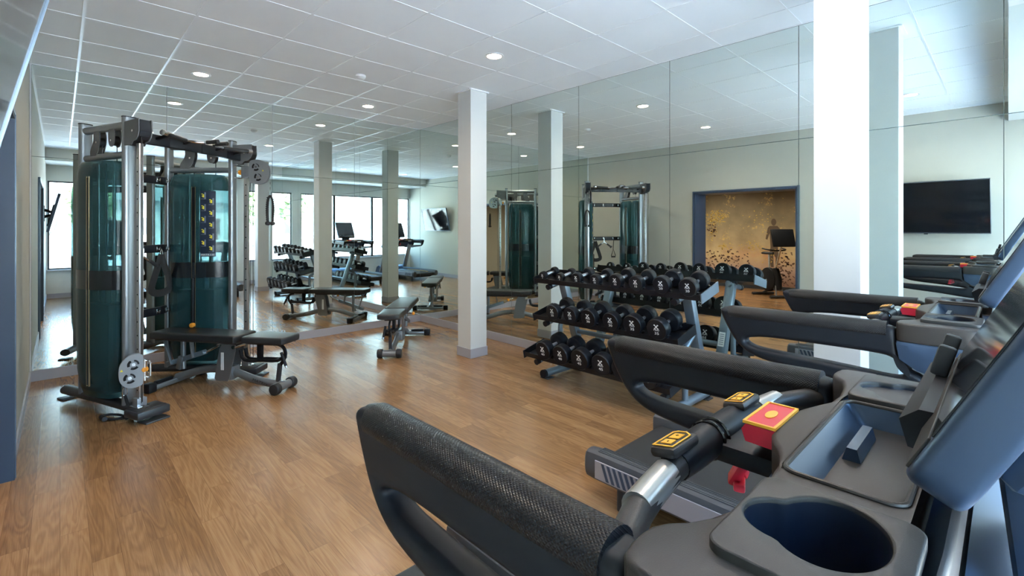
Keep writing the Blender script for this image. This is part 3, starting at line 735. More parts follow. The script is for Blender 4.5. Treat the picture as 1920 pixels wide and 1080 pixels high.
# ------------------------------------------------------------------ weight benches
def make_bench(label, loc, rz, text=True):
    t = thing('weight_bench', label, 'weight bench', loc, rz, 'adjustable weight benches')
    def pad(x0, x1, w0, w1, z0, z1):
        secs = []
        for k, (x, w) in enumerate(((x0, w0), (x1, w1))): pass
        hw0, hw1 = w0 / 2, w1 / 2
        poly = chaikin([(x0, -hw0), (x0 + .05, -hw0 - .0), (x1 - .05, -hw1), (x1, -hw1), (x1, hw1), (x1 - .05, hw1), (x0 + .05, hw0), (x0, hw0)], 2)
        return mesh_of(profile_mesh([poly], (z1 - z0) / 2, .016, Matrix.Translation((0, 0, (z0 + z1) / 2)), 3))
    def mesh_of(me): return me
    mesh_obj('back_pad', pad(.385, 1.32, .285, .27, .435, .503), M['pad'], t)
    mesh_obj('seat_pad', pad(-.09, .335, .25, .285, .442, .503), M['pad'], t)
    MB().bb(.45, 1.2, -.05, .05, .405, .437, .006).build('back_frame', M['frame_dk'], t)
    # main spine
    MB().tube([(.0, 0, .055), (.12, 0, .06), (.30, 0, .085), (.47, 0, .135), (.62, 0, .165), (.82, 0, .155), (1.0, 0, .10), (1.14, 0, .055)], .036, 16, smooth=2, flat=.8).build('spine_tube', M['frame'], t)
    if text:
        m = basis((-.93, 0, -.37), (-.37, 0, .93), (.22, .0305, .066)); m = basis((-1, 0, -.27), (0, 0, 1), (.21, .0375, .075))
        text_mesh('maker_lettering', 'MATRIX', .035, M['frame_dk'], t, m, .001, xs=1.3)
    poly = [(.455, .405), (.60, .405), (.625, .36), (.675, .09), (.655, .07), (.535, .07), (.515, .10), (.455, .35)]
    for s_ in (-1, 1):
        MB().prism(poly, .006, basis((1, 0, 0), (0, 0, 1), (0, s_ * .052, 0)), .001).build('side_plate', M['frame'], t, smooth=0)
    MB().bb(.50, .64, -.05, .05, .08, .20, .004).build('bracket_core', M['frame'], t)
    MB().cyl((.47, -.065, .385), (.47, .065, .385), .018).build('pivot_pin', M['chrome'], t)
    MB().bb(.575, .605, .0555, .0575, .17, .33).build('warning_sticker', M['white'], t, smooth=0)
    # ladder arm and post under the back pad
    MB().bar((1.24, 0, .175), (.83, 0, .31), .05, .045, .006).build('ladder_arm', M['rackpaint'], t)
    MB().bar((.83, 0, .30), (.68, 0, .375), .018, .018, .004).build('link_rod', M['chrome'], t)
    MB().cyl((1.07, 0, .14), (1.07, 0, .42), .022).build('post', M['frame'], t)
    MB().bar((1.10, .02, .14), (1.07, .02, .26), .03, .05, .004).build('post_bracket', M['frame'], t)
    MB().bar((1.25, .03, .41), (1.17, .03, .18), .012, .03, .003, up=(0, 1, 0)).build('support_strut', M['frame'], t)
    MB().bar((.95, .03, .41), (.93, .03, .26), .012, .04, .003, up=(0, 1, 0)).build('support_strut', M['frame'], t)
    MB().cyl((.74, -.04, .37), (.74, -.14, .37), .006).build('pop_pin', M['chrome'], t)
    MB().sphere((.74, -.15, .37), .02, (1, 1, 1)).build('pin_knob', M['orange'], t)
    # seat frame
    MB().tube([(.42, .03, .36), (.40, .03, .27), (.30, .03, .26), (.22, .03, .275), (.05, .03, .275), (.0, .03, .30)], .016, 10, smooth=1).build('seat_frame', M['black'], t)
    MB().tube([(.42, -.03, .36), (.40, -.03, .27), (.30, -.03, .26), (.22, -.03, .275), (.05, -.03, .275), (.0, -.03, .30)], .016, 10, smooth=1).build('seat_frame', M['black'], t)
    MB().bb(.0, .34, -.06, .06, .418, .444, .006).build('seat_plate', M['black'], t)
    MB().bar((.24, 0, .42), (.24, 0, .27), .05, .03, .004, up=(0, 1, 0)).build('seat_strut', M['black'], t)
    MB().tube([(.07, 0, .425), (.0, 0, .40), (-.025, 0, .34), (.0, 0, .27), (.05, 0, .22)], .017, 10, smooth=2, flat=.7).build('seat_sector', M['black'], t)
    MB().bar((.055, .0, .08), (.035, .0, .25), .03, .035, .004, up=(0, 1, 0)).build('seat_link', M['frame_dk'], t)
    MB().cyl((-.01, .045, .36), (-.065, .055, .245), .013).build('latch_handle', M['black'], t)
    MB().cyl((-.062, .0545, .252), (-.072, .0565, .228), .012).build('latch_tip', M['chrome'], t)
    # wheels and feet
    MB().cyl((0, -.11, .05), (0, .11, .05), .036).build('wheel_tube', M['frame'], t)
    for s_ in (-1, 1): MB().cyl((0, s_ * .075, .05), (0, s_ * .135, .05), .049, n=28, bev=.008).build('wheel', M['rubber'], t)
    MB().bb(1.11, 1.17, -.27, .27, .012, .058, .012).build('rear_foot', M['frame'], t)
    for s_ in (-1, 1):
        MB().bb(1.10, 1.18, s_ * .235, s_ * .315, .0, .085, .014).build('foot_cap', M['black'], t)
        MB().bb(1.115, 1.165, s_ * .06, s_ * .225, .06, .085, .01).build('carry_grip', M['black'], t)
    return t
make_bench('adjustable black bench standing in front of the cable machine', (1.46, 4.5, 0), R(125))
b2 = make_bench('adjustable black bench standing alone in the mirrored corner', (2.705, 4.83, 0), R(49))

# ------------------------------------------------------------------ cable machine
cm = thing('cable_machine', 'dual cable machine with two smoky teal weight towers', 'cable machine', (.4725, 5.55, 0), R(35))
def superell(a, b_, n=40, p=3.2):
    out = []
    for k in range(n):
        t = 2 * PI * k / n; c_, s_ = math.cos(t), math.sin(t)
        out.append((a * abs(c_) ** (2 / p) * (1 if c_ >= 0 else -1), b_ * abs(s_) ** (2 / p) * (1 if s_ >= 0 else -1)))
    return out
for s_ in (-1, 1):
    Rp = Vector((s_ * .387, 0, 0)); Fp = Vector((s_ * .524, -.61, 0))
    u = (Fp - Rp).normalized(); n = Vector((s_ * .976, .219, 0)).normalized(); n = Vector((-u.y, u.x, 0)) * 1.0
    if n.x * s_ < 0: n = -n
    Z = Vector((0, 0, 1))
    def W(a, b_, z): return Rp + u * a + n * b_ + Z * z     # a along the tower from the rear post, b_ outward
    def wbox(mb, a0, a1, b0, b1, z0, z1, bev=.003):
        m = Matrix((u, n, Z)).transposed()
        return mb.box(W((a0 + a1) / 2, (b0 + b1) / 2, (z0 + z1) / 2), (a1 - a0, b1 - b0, z1 - z0), bev, m)
    def rpost(a, w, dn, z0, z1):
        pl = superell(w, dn, 28, 2.6)
        return MB().loft([[W(a + x, y, z) for x, y in pl] for z in (z0, z1)])
    rpost(0, .028, .046, .09, 2.33).build('rear_post', M['frame'], cm)
    fp = rpost(.625, .028, .048, .09, 2.33).build('front_post', M['frame'], cm)
    wbox(MB(), .60, .65, -.0375, -.0355, 2.33, 2.334).bm.free()
    MB().loft([[W(.625 + x, y, z) for x, y in superell(.030, .050, 28, 2.6)] for z in (2.33, 2.338)]).build('post_cap', M['black'], cm)
    MB().loft([[W(x, y, z) for x, y in superell(.030, .048, 28, 2.6)] for z in (2.33, 2.338)]).build('post_cap', M['black'], cm)
    MB().cyl(W(.0, 0, 2.275), W(.6, 0, 2.275), .032).build('top_rail', M['frame'], cm)
    MB().cyl(W(.0, 0, 2.045), W(.6, 0, 2.045), .028).build('lower_rail', M['frame'], cm)
    # lettering down the inner face of the front post
    mm_ = basis((0, 0, -1), u * (1 if s_ < 0 else -1), W(.625, -.0435, 1.62))
    if s_ < 0: lt = text_mesh('maker_lettering', 'MATRIX', .05, M['frame_dk'], cm, basis((0, 0, -1), n.cross(Vector((0, 0, -1))) * (-1 if True else 1), W(.625, -.0485, 1.62)), .0008, xs=1.5)
    # shroud
    c0 = .305
    secs = []
    for z, sa, sb in ((.13, .80, .72), (.20, .90, .86), (.34, .985, .97), (.55, 1.0, 1.0), (1.80, 1.0, 1.0), (1.90, .98, .98), (1.965, .93, .92), (1.995, .84, .78)):
        secs.append([W(c0 + x * sa, y * sb, z) for x, y in superell(.275, .140, 48, 2.4)])
    sh = MB().loft(secs).build('shroud', M['shroud'], cm, smooth=40)
    MB().loft([[W(c0 + x, y, z) for x, y in superell(.277, .142, 48, 2.4)] for z in (.985, 1.135)]).build('shroud_band', M['shroud_dk'], sh, smooth=40)
    sf = lambda a: .140 * max(0.0, 1 - abs((a - c0) / .275) ** 2.4) ** (1 / 2.4)
    so_a = .10 if s_ < 0 else .085
    for side in (-1, 1):
        f_ = sf(c0 + so_a - .06)
        wbox(MB(), c0 + so_a - .075, c0 + so_a - .045, side * (f_ - .008), side * (f_ + .0012), .24, 1.86, .0005).build('weight_slot', M['black'], sh, smooth=0)
        wbox(MB(), c0 + so_a - .0775, c0 + so_a - .075, side * (f_ - .008), side * (f_ + .003), .23, 1.87, .0005).build('slot_edge', M['brass'], sh, smooth=0)
        wbox(MB(), c0 + so_a - .045, c0 + so_a - .0425, side * (f_ - .008), side * (f_ + .003), .23, 1.87, .0005).build('slot_edge', M['brass'], sh, smooth=0)
    stk = wbox(MB(), .13, .49, -.075, .075, .16, .86, .004).build('weight_stack', M['stack'], cm, smooth=0)
    for a_ in (.20, .42): MB().cyl(W(a_, 0, .86), W(a_, 0, 1.99), .012, n=12).build('guide_rod', M['chrome'], stk)
    MB().cyl(W(.31, 0, .86), W(.31, 0, 1.99), .004, n=8).build('stack_cable', M['cable'], stk)
    wbox(MB(), .28, .34, -.02, .02, .86, 1.04, .004).build('stack_head', M['black'], stk, smooth=0)
    # slot with hanging selector on the inner face
    sp_ = MB(); sp_.tube([W(c0 + so_a - .06, -.152, .98), W(c0 + so_a - .06, -.155, .80), W(c0 + so_a - .06, -.155, .56)], .010, 8, smooth=1); sp_.build('selector_cord', M['black'], cm)
    MB().cyl(W(c0 + so_a - .06, -.142, .53), W(c0 + so_a - .06, -.175, .53), .022, bev=.004).build('selector_knob', M['orange'], cm)
    # pulley covers between the two top rails
    for a_, big in ((.22, True), (.43, False)):
        if big: pl = chaikin([(-.05, .11), (.04, .11), (.05, .0), (-.02, -.12), (-.09, -.12), (-.10, -.05), (-.045, .02)], 2)
        else: pl = chaikin([(-.045, .11), (.045, .11), (.045, .0), (.02, -.04), (-.02, -.04), (-.045, .0)], 2)
        for bb_ in (-.022, .022):
            MB().prism(pl, .006, basis(u, Z, W(a_, bb_, 2.155)), .001).build('pulley_cover', M['cover'], cm, smooth=0)
        MB().cyl(W(a_, -.018, 2.165), W(a_, .018, 2.165), .04, n=24).build('pulley_wheel', M['black'], cm)
        MB().cyl(W(a_, -.03, 2.165), W(a_, .03, 2.165), .008).build('pulley_bolt', M['chrome'], cm)
        MB().cyl(W(a_ + .03, 0, 1.99), W(a_ + .03, 0, 2.15), .003, n=8).build('cable', M['cable'], cm)
    # head bracket over the rail
    A0 = .765
    hb = [(.03, -.10), (.03, .085), (.215, .095), (.218, .0), (.205, -.04), (.18, -.065), (.14, -.075), (.12, -.10)]
    for bb_ in (-.045, .045):
        MB().prism(hb, .008, basis(u, Z, W(.625, bb_, 2.205)), .001).build('head_bracket', M['cover'], cm, smooth=0)
    MB().prism([(x_ * .97 + .004, y_ * .93) for x_, y_ in hb], .075, basis(u, Z, W(.625, 0, 2.205)), .001).build('bracket_core', M['black'], cm, smooth=0)
    MB().cyl(W(.775, -.03, 2.20), W(.775, .03, 2.20), .055, n=28).build('head_pulley', M['black'], cm)
    MB().cyl(W(.765, -.053, 2.21), W(.765, .053, 2.21), .009).build('head_bolt', M['chrome'], cm)
    # perforated adjusting rail
    rail = wbox(MB(), A0 - .022, A0 + .022, -.016, .016, .10, 2.12, .004).build('adjusting_rail', M['railsteel'], cm, smooth=30)
    hol = MB()
    for k in range(18):
        for bs in (-1, 1): hol.cyl(W(A0, bs * .0152, .22 + k * .105), W(A0, bs * .0168, .22 + k * .105), .0065, n=10)
    hol.build('rail_hole', M['black'], rail); 
    rail_holes = kids(rail)[0]
    tag(rail_holes, kind='stuff')
    MB().cyl(W(A0 + .035, .0, .13), W(A0 + .035, .0, 2.17), .0028, n=8).build('cable', M['cable'], cm)
    MB().cyl(W(A0 + .055, .018, .13), W(A0 + .055, .018, 2.17), .0028, n=8).build('cable', M['cable'], cm)
    # base
    MB().tube([W(-.30, .0, .075), W(.20, .0, .078), W(.70, .0, .07), W(.86, .0, .065)], .038, 16, flat=1.2).build('base_tube', M['frame_dk'], cm)
    wbox(MB(), .74, .93, -.13, .10, .035, .095, .014).build('foot_plate', M['frame_dk'], cm)
    wbox(MB(), .76, .90, -.115, .085, .094, .099, .002).build('foot_tread', M['rubber'], cm)
    wbox(MB(), .84, .96, -.11, .06, .0, .012, .003).build('foot_pad', M['frame_dk'], cm)
    wbox(MB(), -.34, -.24, -.05, .05, .0, .012, .003).build('foot_pad', M['frame_dk'], cm)
    wbox(MB(), A0 - .05, A0 + .06, -.045, .045, .095, .103, .002).build('rail_plate', M['chrome'], cm)
    wbox(MB(), A0 - .033, A0 + .033, -.034, .034, .10, .16, .002).build('rail_socket', M['mast'], cm)
    # carriage
    zc = .385 if s_ < 0 else 2.025
    cr_ = wbox(MB(), A0 - .035, A0 + .035, -.04, .04, zc - .06, zc + .06, .006).build('carriage', M['plate'], cm)
    bar_a, bar_b = (.055, -.03) if s_ > 0 else (.062, .0)
    MB().cyl(W(A0 + bar_a, bar_b, zc - .085), W(A0 + bar_a, bar_b, zc + .075), .015).build('swivel_barrel', M['chrome'], cr_)
    # pulley disc: image-left (rearwards) on the low one, image-right (forwards) on the high one
    dirn = -1 if s_ < 0 else 1
    ctr_a = A0 + dirn * .075
    bo = .075 if s_ < 0 else -.075
    du, dn = (u, n) if s_ > 0 else (Vector((.76, -.649, 0)).normalized(), Vector((-.649, -.76, 0)).normalized())
    PO = W(A0 + .05, -.03, zc) if s_ > 0 else W(A0 + .06, .0, zc)
    if s_ > 0: MB().bar(W(A0, -.03, zc), W(A0 + .06, -.03, zc), .03, .10, .005, up=(0, 0, 1)).build('swivel_bracket', M['plate'], cr_)
    def V(a, b_, z): return PO + du * (a - A0) + dn * (b_ - bo) + Z * (z - zc)
    disc = chaikin([(-.125, -.03), (-.115, .065), (-.035, .125), (.06, .12), (.08, .09), (.08, -.09), (.06, -.115), (-.035, -.125), (-.10, -.09)], 2)
    if s_ < 0: disc = [(x * .74 + .012, y * 1.05) for x, y in disc]
    if dirn > 0: disc = [(-x, y) for x, y in disc]
    for bb_ in (-.016, .016):
        MB().prism(disc, .004, basis(du, Z, V(ctr_a, bo + bb_, zc)), .001).build('pulley_plate', M['plate'], cr_, smooth=0)
    bel = [(x * .93, y * .93) for x, y in disc]
    MB().prism(bel, .024, basis(du, Z, V(ctr_a, bo, zc)), .001).build('pulley_core', M['black'], cr_, smooth=0)
    for zz, aa in ((.05, dirn * -.01), (-.05, dirn * .012)):
        for q in range(3):
            for sd2 in (-1, 1):
                arc = [V(ctr_a + aa + .030 * math.cos(R(120 * q + w)), bo + sd2 * .019, zc + zz + .031 * math.sin(R(120 * q + w))) for w in range(0, 85, 14)]
                MB().tube(arc, .0085, 6, flat=.4).build('vent_slot', M['black'], cr_)
        for sd2 in (-1, 1): MB().cyl(V(ctr_a + aa, bo + sd2 * .016, zc + zz), V(ctr_a + aa, bo + sd2 * .021, zc + zz), .012).build('pulley_hub', M['chrome'], cr_)
    for sd2 in (-1, 1):
        MB().prism([(-.010, -.008), (.010, -.008), (0, .010)], .001, basis(du, Z, V(ctr_a + dirn * .06, bo + sd2 * .0188, zc + .015))).build('warning_triangle', M['yellow'], cr_, smooth=0)
    # handle loop and orange pin knob on the other side
    k0 = A0 - dirn * .03
    MB().tube([W(k0, -.01, zc + .06), W(k0 - dirn * .075, -.01, zc + .065), W(k0 - dirn * .09, -.01, zc + .05), W(k0 - dirn * .09, -.01, zc - .045), W(k0 - dirn * .075, -.01, zc - .06), W(k0, -.01, zc - .055)], .0065, 8).build('carriage_handle', M['chrome'], cr_)
    MB().cyl(W(k0, .0, zc), W(k0 - dirn * .022, .0, zc), .010).build('pin_shaft', M['chrome'], cr_)
    MB().lathe([(.010, 0), (.024, .004), (.026, .015), (.022, .028), (.010, .033)], c=W(k0 - dirn * .016, 0, zc), axis=-u * dirn, n=24).build('pin_knob', M['orange'], cr_)
    if s_ > 0:
        # instruction decal on the inner face of the far tower
        dz0, dz1 = 1.19, 1.83
        da = .455
        q_ = [da - .065 + .13 * k / 8 for k in range(9)]
        def strip(mb, a0, a1, z0, z1, lift):
            aa = [a0 + (a1 - a0) * k / 6 for k in range(7)]
            prof = [(a_, -(sf(a_) + lift)) for a_ in aa] + [(a_, -(sf(a_) + lift - .001)) for a_ in reversed(aa)]
            return mb.loft([[W(x, y, z) for x, y in prof] for z in (z0, z1)])
        dec = strip(MB(), da - .065, da + .065, dz0, dz1, .0015).build('instruction_decal', M['decal'], sh, smooth=30)
        ic = MB(); yl = MB()
        for k in range(5):
            for cc in (0, 1):
                a_ = da + (-.034 if cc == 0 else .032); z_ = dz1 - .045 - k * .115 - (0 if cc == 0 else .055)
                strip(ic, a_ + .008, a_ + .020, z_ - .035, z_ + .03, .0022); strip(ic, a_ - .022, a_ + .01, z_ - .035, z_ - .031, .0022)
                strip(yl, a_ - .006, a_ + .006, z_ - .018, z_ + .012, .0026); strip(yl, a_ - .018, a_ - .004, z_ + .010, z_ + .018, .0026); strip(yl, a_ - .014, a_ - .008, z_ - .012, z_ - .0, .0026)
        ic.build('decal_figures', M['decal_grey'], dec, smooth=0); yl.build('decal_highlights', M['yellow'], dec, smooth=0)
        strip(MB(), da - .06, da + .06, dz0 + .006, dz0 + .03, .0022).build('decal_strip', M['decal_grey'], dec, smooth=0)
        for k, ch_ in enumerate('MATRIX'):
            a_ = da - .045 + k * .018; tg = (W(a_ + .005, -sf(a_ + .005), 0) - W(a_ - .005, -sf(a_ - .005), 0)).normalized()
            text_mesh('decal_letter', ch_, .022, M['print'], dec, basis(tg, Z, W(a_, -(sf(a_) + .0028), dz0 + .018)), .0003, xs=1.1)
# cross beams between the rear posts with hooks
for zb in (1.93, 1.27, .67):
    m = MB(); pts = [(-.36, .0, zb), (-.25, -.035, zb), (0, -.05, zb), (.25, -.035, zb), (.36, .0, zb)]
    for p, q in zip(pts, pts[1:]): m.bar(p, q, .03, .075, .004)
    bm_ = m.build('cross_beam', M['black'], cm)
    for xx in (-.29, -.18, .02, .20, .30):
        MB().tube([(xx, -.055, zb + .012), (xx, -.075, zb - .005), (xx, -.095, zb - .008), (xx, -.10, zb + .012)], .005, 8).build('hook', M['chrome'], bm_)
        MB().bb(xx - .008, xx + .008, -.07, -.05, zb - .022, zb + .022, .002).build('hook_plate', M['chrome'], bm_)
for zb in (1.3, .9, .5, 1.75): pass
# pull-up beam with grips
pts = [(-.52, -.70, 2.175), (-.30, -.73, 2.175), (0, -.745, 2.175), (.30, -.73, 2.175), (.52, -.70, 2.175)]
m = MB()
for p, q in zip(pts, pts[1:]): m.bar(p, q, .045, .085, .006)
pb = m.build('pull_up_beam', M['black'], cm)
for sx in (-1, 1):
    MB().cyl((sx * .44, -.86, 2.215), (sx * .20, -.80, 2.205), .019).build('pull_up_grip', M['rubber'], pb)
    MB().cyl((sx * .475, -.868, 2.217), (sx * .435, -.859, 2.215), .022).build('grip_tip', M['chrome'], pb)
    MB().tube([(sx * .22, -.805, 2.206), (sx * .10, -.80, 2.21), (sx * .05, -.84, 2.212), (sx * .05, -.93, 2.215)], .013, 10).build('grip_bar', M['chrome'], pb)
    MB().cyl((sx * .05, -.87, 2.2135), (sx * .05, -.98, 2.217), .018).build('pull_up_grip', M['rubber'], pb)
    MB().bar((sx * .17, -.74, 2.18), (sx * .17, -.81, 2.205), .03, .02, .003).build('grip_bracket', M['black'], pb)
    MB().bar((sx * .40, -.72, 2.18), (sx * .40, -.855, 2.21), .03, .02, .003).build('grip_bracket', M['black'], pb)

def cmw(x, y, z):  # machine-local point to world
    a = R(35); return Vector((.4725 + x * math.cos(a) - y * math.sin(a), 5.55 + x * math.sin(a) + y * math.cos(a), z))
# attachments hanging on the machine
def at_local(name, label, cat, p, rz=R(35), group=None):
    return thing(name, label, cat, tuple(cmw(*p)), rz, group)
t = at_local('triceps_rope', 'thick black twisted rope handle hanging from the high pulley', 'rope handle', (.630, -.955, 1.93))
MB().tube([(0, 0, -.0), (.008, 0, -.03), (0, 0, -.06), (-.008, 0, -.03)], .004, 8, closed=True).build('carabiner', M['chrome'], t)
MB().tube([(0, 0, -.05), (.006, 0, -.09), (0, 0, -.12), (-.006, 0, -.09)], .004, 8, closed=True).build('link', M['chrome'], t)
rp = [Vector(p) for p in ((-.035, 0, -.40), (-.045, 0, -.28), (-.035, 0, -.18), (0, 0, -.125), (.035, 0, -.18), (.045, 0, -.28), (.035, 0, -.40))]
MB().tube(rp, .011, 12, smooth=2).build('rope', M['strap'], t)
hel = MB(); 
for sgn in (-1, 1):
    cen = []
    for k in range(120):
        f_ = k / 119; z = -.15 - f_ * .24; x = sgn * (.028 + .017 * math.sin(min(1, f_ * 1.15) * PI * .8)); a = f_ * 2 * PI * 11
        cen.append((x + .011 * math.cos(a), .011 * math.sin(a), z))
    hel.tube(cen, .0045, 5)
hel.build('rope_strand', M['strap'], t)
for sgn in (-1, 1): MB().lathe([(.012, .02), (.024, .012), (.026, -.004), (.018, -.016), (.006, -.02)], c=(sgn * .034, 0, -.415)).build('rope_end', M['rubber'], t)

t = at_local('ab_strap', 'wide black triangular strap hanging from the middle cross beam', 'exercise strap', (.20, -.115, 1.27))
MB().tube([(0, 0, 0), (.012, 0, -.03), (.012, 0, -.06), (-.012, 0, -.06), (-.012, 0, -.03)], .004, 8, closed=True).build('ring', M['chrome'], t)
MB().tube([(.0, 0, -.055), (-.03, -.0, -.15), (-.105, 0, -.36), (-.10, 0, -.40), (-.03, 0, -.425), (.06, 0, -.41), (.10, 0, -.37), (.08, 0, -.28), (.02, 0, -.14), (.0, 0, -.055)], .034, 8, smooth=1, flat=.22, up=(1, 0, 0)).build('webbing', M['strap'], t)
t = at_local('v_grip_bar', 'chrome V-shaped cable bar with two black grips on the cross beam', 'cable bar', (.02, -.115, 1.262))
MB().cyl((0, 0, .02), (0, 0, -.06), .008).build('swivel', M['chrome'], t)
for sx in (-1, 1):
    MB().cyl((0, 0, -.055), (sx * .06, 0, -.10), .009).build('arm', M['chrome'], t)
    MB().cyl((sx * .055, 0, -.095), (sx * .14, 0, -.155), .016).build('grip', M['rubber'], t)
    MB().cyl((sx * .135, 0, -.150), (sx * .148, 0, -.162), .026).build('grip_end', M['rubber'], t)
t = at_local('stirrup_handle', 'narrow black stirrup handle hanging nearest the left tower', 'cable handle', (-.18, -.115, 1.265))
MB().tube([(0, 0, 0), (.008, 0, -.10), (.012, 0, -.2)], .007, 6).build('strap', M['strap'], t)
MB().tube([(.012, 0, -.2), (-.035, 0, -.33), (-.02, 0, -.36), (.04, 0, -.36), (.05, 0, -.33)], .008, 8, closed=True).build('loop', M['strap'], t)
MB().cyl((-.03, 0, -.352), (.05, 0, -.352), .016).build('grip', M['rubber'], t)
# handle clipped to the low pulley, lying on the floor
p0 = Vector((.385, 4.71, 0))
t = thing('cable_strap_handle', 'black strap handle clipped to the low pulley and lying on floor', 'cable handle', tuple(p0))
pulley_low = Vector((.39, 4.67, .25))
q = pulley_low - p0
q = Vector((-.02, .0, .245))
MB().tube([q + Vector((0, 0, .03)), q + Vector((0, 0, 0))], .003, 6).build('cable_stub', M['cable'], t)
MB().tube([q, q + Vector((.016, 0, -.035)), q + Vector((.012, 0, -.075)), q + Vector((-.012, 0, -.075)), q + Vector((-.016, 0, -.035))], .0035, 8, closed=True, smooth=1).build('carabiner', M['chrome'], t)
MB().tube([q + Vector((0, 0, -.07)), Vector((-.005, -.005, .10)), Vector((.03, -.03, .03)), Vector((.02, -.05, .012)), Vector((-.05, -.04, .010))], .010, 8, smooth=1, flat=.35).build('strap', M['strap'], t)
MB().tube([(-.05, -.04, .012), (-.12, .0, .012), (-.155, .06, .03), (-.12, .08, .03), (-.04, .05, .014), (-.03, .0, .012)], .009, 8, smooth=1, closed=True).build('strap_loop', M['strap'], t)
MB().cyl((-.14, -.005, .022), (-.155, .075, .022), .017).build('grip', M['rubber'], t)
MB().cyl((-.02, -.07, .016), (.02, -.04, .016), .014).build('buckle', M['rubber'], t)

# ------------------------------------------------------------------ treadmills
def make_treadmill(label, x):
    t = thing('treadmill', label, 'treadmill', (x, 0.0, 0), 0, 'treadmills in a row facing the windows')
    # deck
    for s_ in (-1, 1):
        pr = chaikin([(s_ * .302, .230), (s_ * .308, .272), (s_ * .37, .285), (s_ * .405, .262), (s_ * .41, .16), (s_ * .39, .125), (s_ * .305, .125)], 1)
        secs = []
        for y, k in ((-.50, .9), (-.2, 1.0), (1.40, 1.0), (1.52, .985), (1.565, .93), (1.575, .80)):
            cx_, cz_ = s_ * .356, .2
            secs.append([(cx_ + (px - cx_) * k, y, cz_ + (pz - cz_) * k) for px, pz in pr])
        rail = MB().loft(secs).build('side_rail', M['deck'], t, smooth=30)
        gr = MB()
        for k in range(5): gr.bb(s_ * (.325 + k * .013) - .0025, s_ * (.325 + k * .013) + .0025, .2, 1.50, .2775, .2835, .001)
        gr.build('tread_rib', M['deck'], rail, smooth=0); tag(kids(rail)[0], kind='stuff')
        MB().bb(s_ * .4065, s_ * .412, .2, 1.50, .15, .245, .003).build('side_panel', M['silver_pl'], rail, smooth=0)
        st_ = MB()
        for k in range(9):
            y = 1.46 - k * .034
            st_.prism([(y, .24), (y - .018, .24), (y - .050, .157), (y - .032, .157)], .002, basis((0, 1, 0), (0, 0, 1), (s_ * .4125, 0, 0)))
        st_.build('panel_stripe', M['shell'], rail, smooth=0); tag([c for c in kids(rail) if c.name.startswith('panel_stripe')][0], kind='stuff')
        MB().bb(s_ * .294, s_ * .300, .1, 1.22, .2225, .2300).build('belt_line', M['amber'], t, smooth=0)
    secs = []
    rp_ = [(1.515, .13), (1.535, .17), (1.53, .205), (1.50, .222), (-.25, .222), (-.25, .13)]
    MB().loft([[(xx, y, z) for y, z in rp_] for xx in (-.290, .290)]).build('running_belt', M['belt'], t, smooth=50)
    MB().bb(-.300, .300, -.2, 1.46, .10, .20, .01).build('deck_frame', M['black'], t)
    MB().bb(.268, .290, .86, 1.06, .2225, .2235).build('belt_stripe', M['amber'], t, smooth=0)
    hood = [(-.56, .05), (-.58, .16), (-.50, .30), (-.38, .34), (-.24, .31), (-.17, .235), (-.17, .06)]
    MB().loft([[(xx, y * k, z) for y, z in hood] for xx, k in ((-.42, .97), (-.40, 1.0), (.40, 1.0), (.42, .97))]).build('motor_hood', M['shell'], t, smooth=40)
    for s_ in (-1, 1):
        MB().cyl((s_ * .33, 1.38, .0), (s_ * .33, 1.38, .13), .03).build('levelling_foot', M['rubber'], t)
        MB().bb(s_ * .30, s_ * .36, -.52, -.44, 0, .10, .01).build('levelling_foot', M['rubber'], t)
        # mast
        MB().bar((s_ * .385, -.27, .16), (s_ * .385, .105, 1.03), .055, .13, .02, up=(1, 0, 0)).build('mast', M['mast'], t)
        # handrail side frame
        outer = [(.815, 1.130), (.835, 1.128), (.842, 1.118), (.838, 1.10), (.80, 1.025), (.76, .975), (.71, .947), (.62, .932), (.40, .915), (.19, .885), (.165, .90), (.18, .975), (.235, .995), (.25, 1.03), (.26, 1.10), (.262, 1.138), (.45, 1.132), (.64, 1.130)]
        hole = [(.728, 1.020), (.740, 1.010), (.738, 1.000), (.715, .988), (.68, .982), (.55, .978), (.38, .972), (.25, .962), (.235, .985), (.262, 1.025), (.30, 1.036), (.50, 1.034), (.66, 1.032)]
        me = profile_mesh([chaikin(outer, 2), chaikin(hole, 2)], .030, .017, basis((0, 1, 0), (0, 0, 1), (s_ * .40, 0, 0)), 4)
        mesh_obj('handrail', me, M['black'], t, smooth=60)
        gp = []
        for y, z in ((.832, 1.108), (.80, 1.1045), (.6, 1.1065), (.4, 1.108), (.285, 1.110)): gp.append((s_ * .40, y, z))
        b = MB(); secs = []
        for k, (xx, y, z) in enumerate(gp):
            sc = (.55, .98, 1, 1, 1)[k]
            secs.append([(xx + .0345 * sc * math.cos(q), y, z + .0055 + .030 * sc * (math.sin(q))) for q in [2 * PI * w / 28 for w in range(28)]])
        b.loft(secs).build('grip_sleeve', M['grip'], t, smooth=60)
    # console body: loft across the width
    stations = [(-.445, .225, 1.00), (-.438, .255, .985), (-.40, .262, .98), (-.365, .258, .985), (-.33, .228, 1.005), (-.27, .208, 1.02), (-.14, .208, 1.03), (-.09, .222, 1.035), (-.05, .248, 1.04), (.0, .252, 1.045),
                (.09, .252, 1.045), (.13, .240, 1.04), (.20, .215, 1.03), (.33, .228, 1.005), (.365, .258, .985), (.40, .262, .98), (.438, .255, .985), (.445, .225, 1.00)]
    secs = []
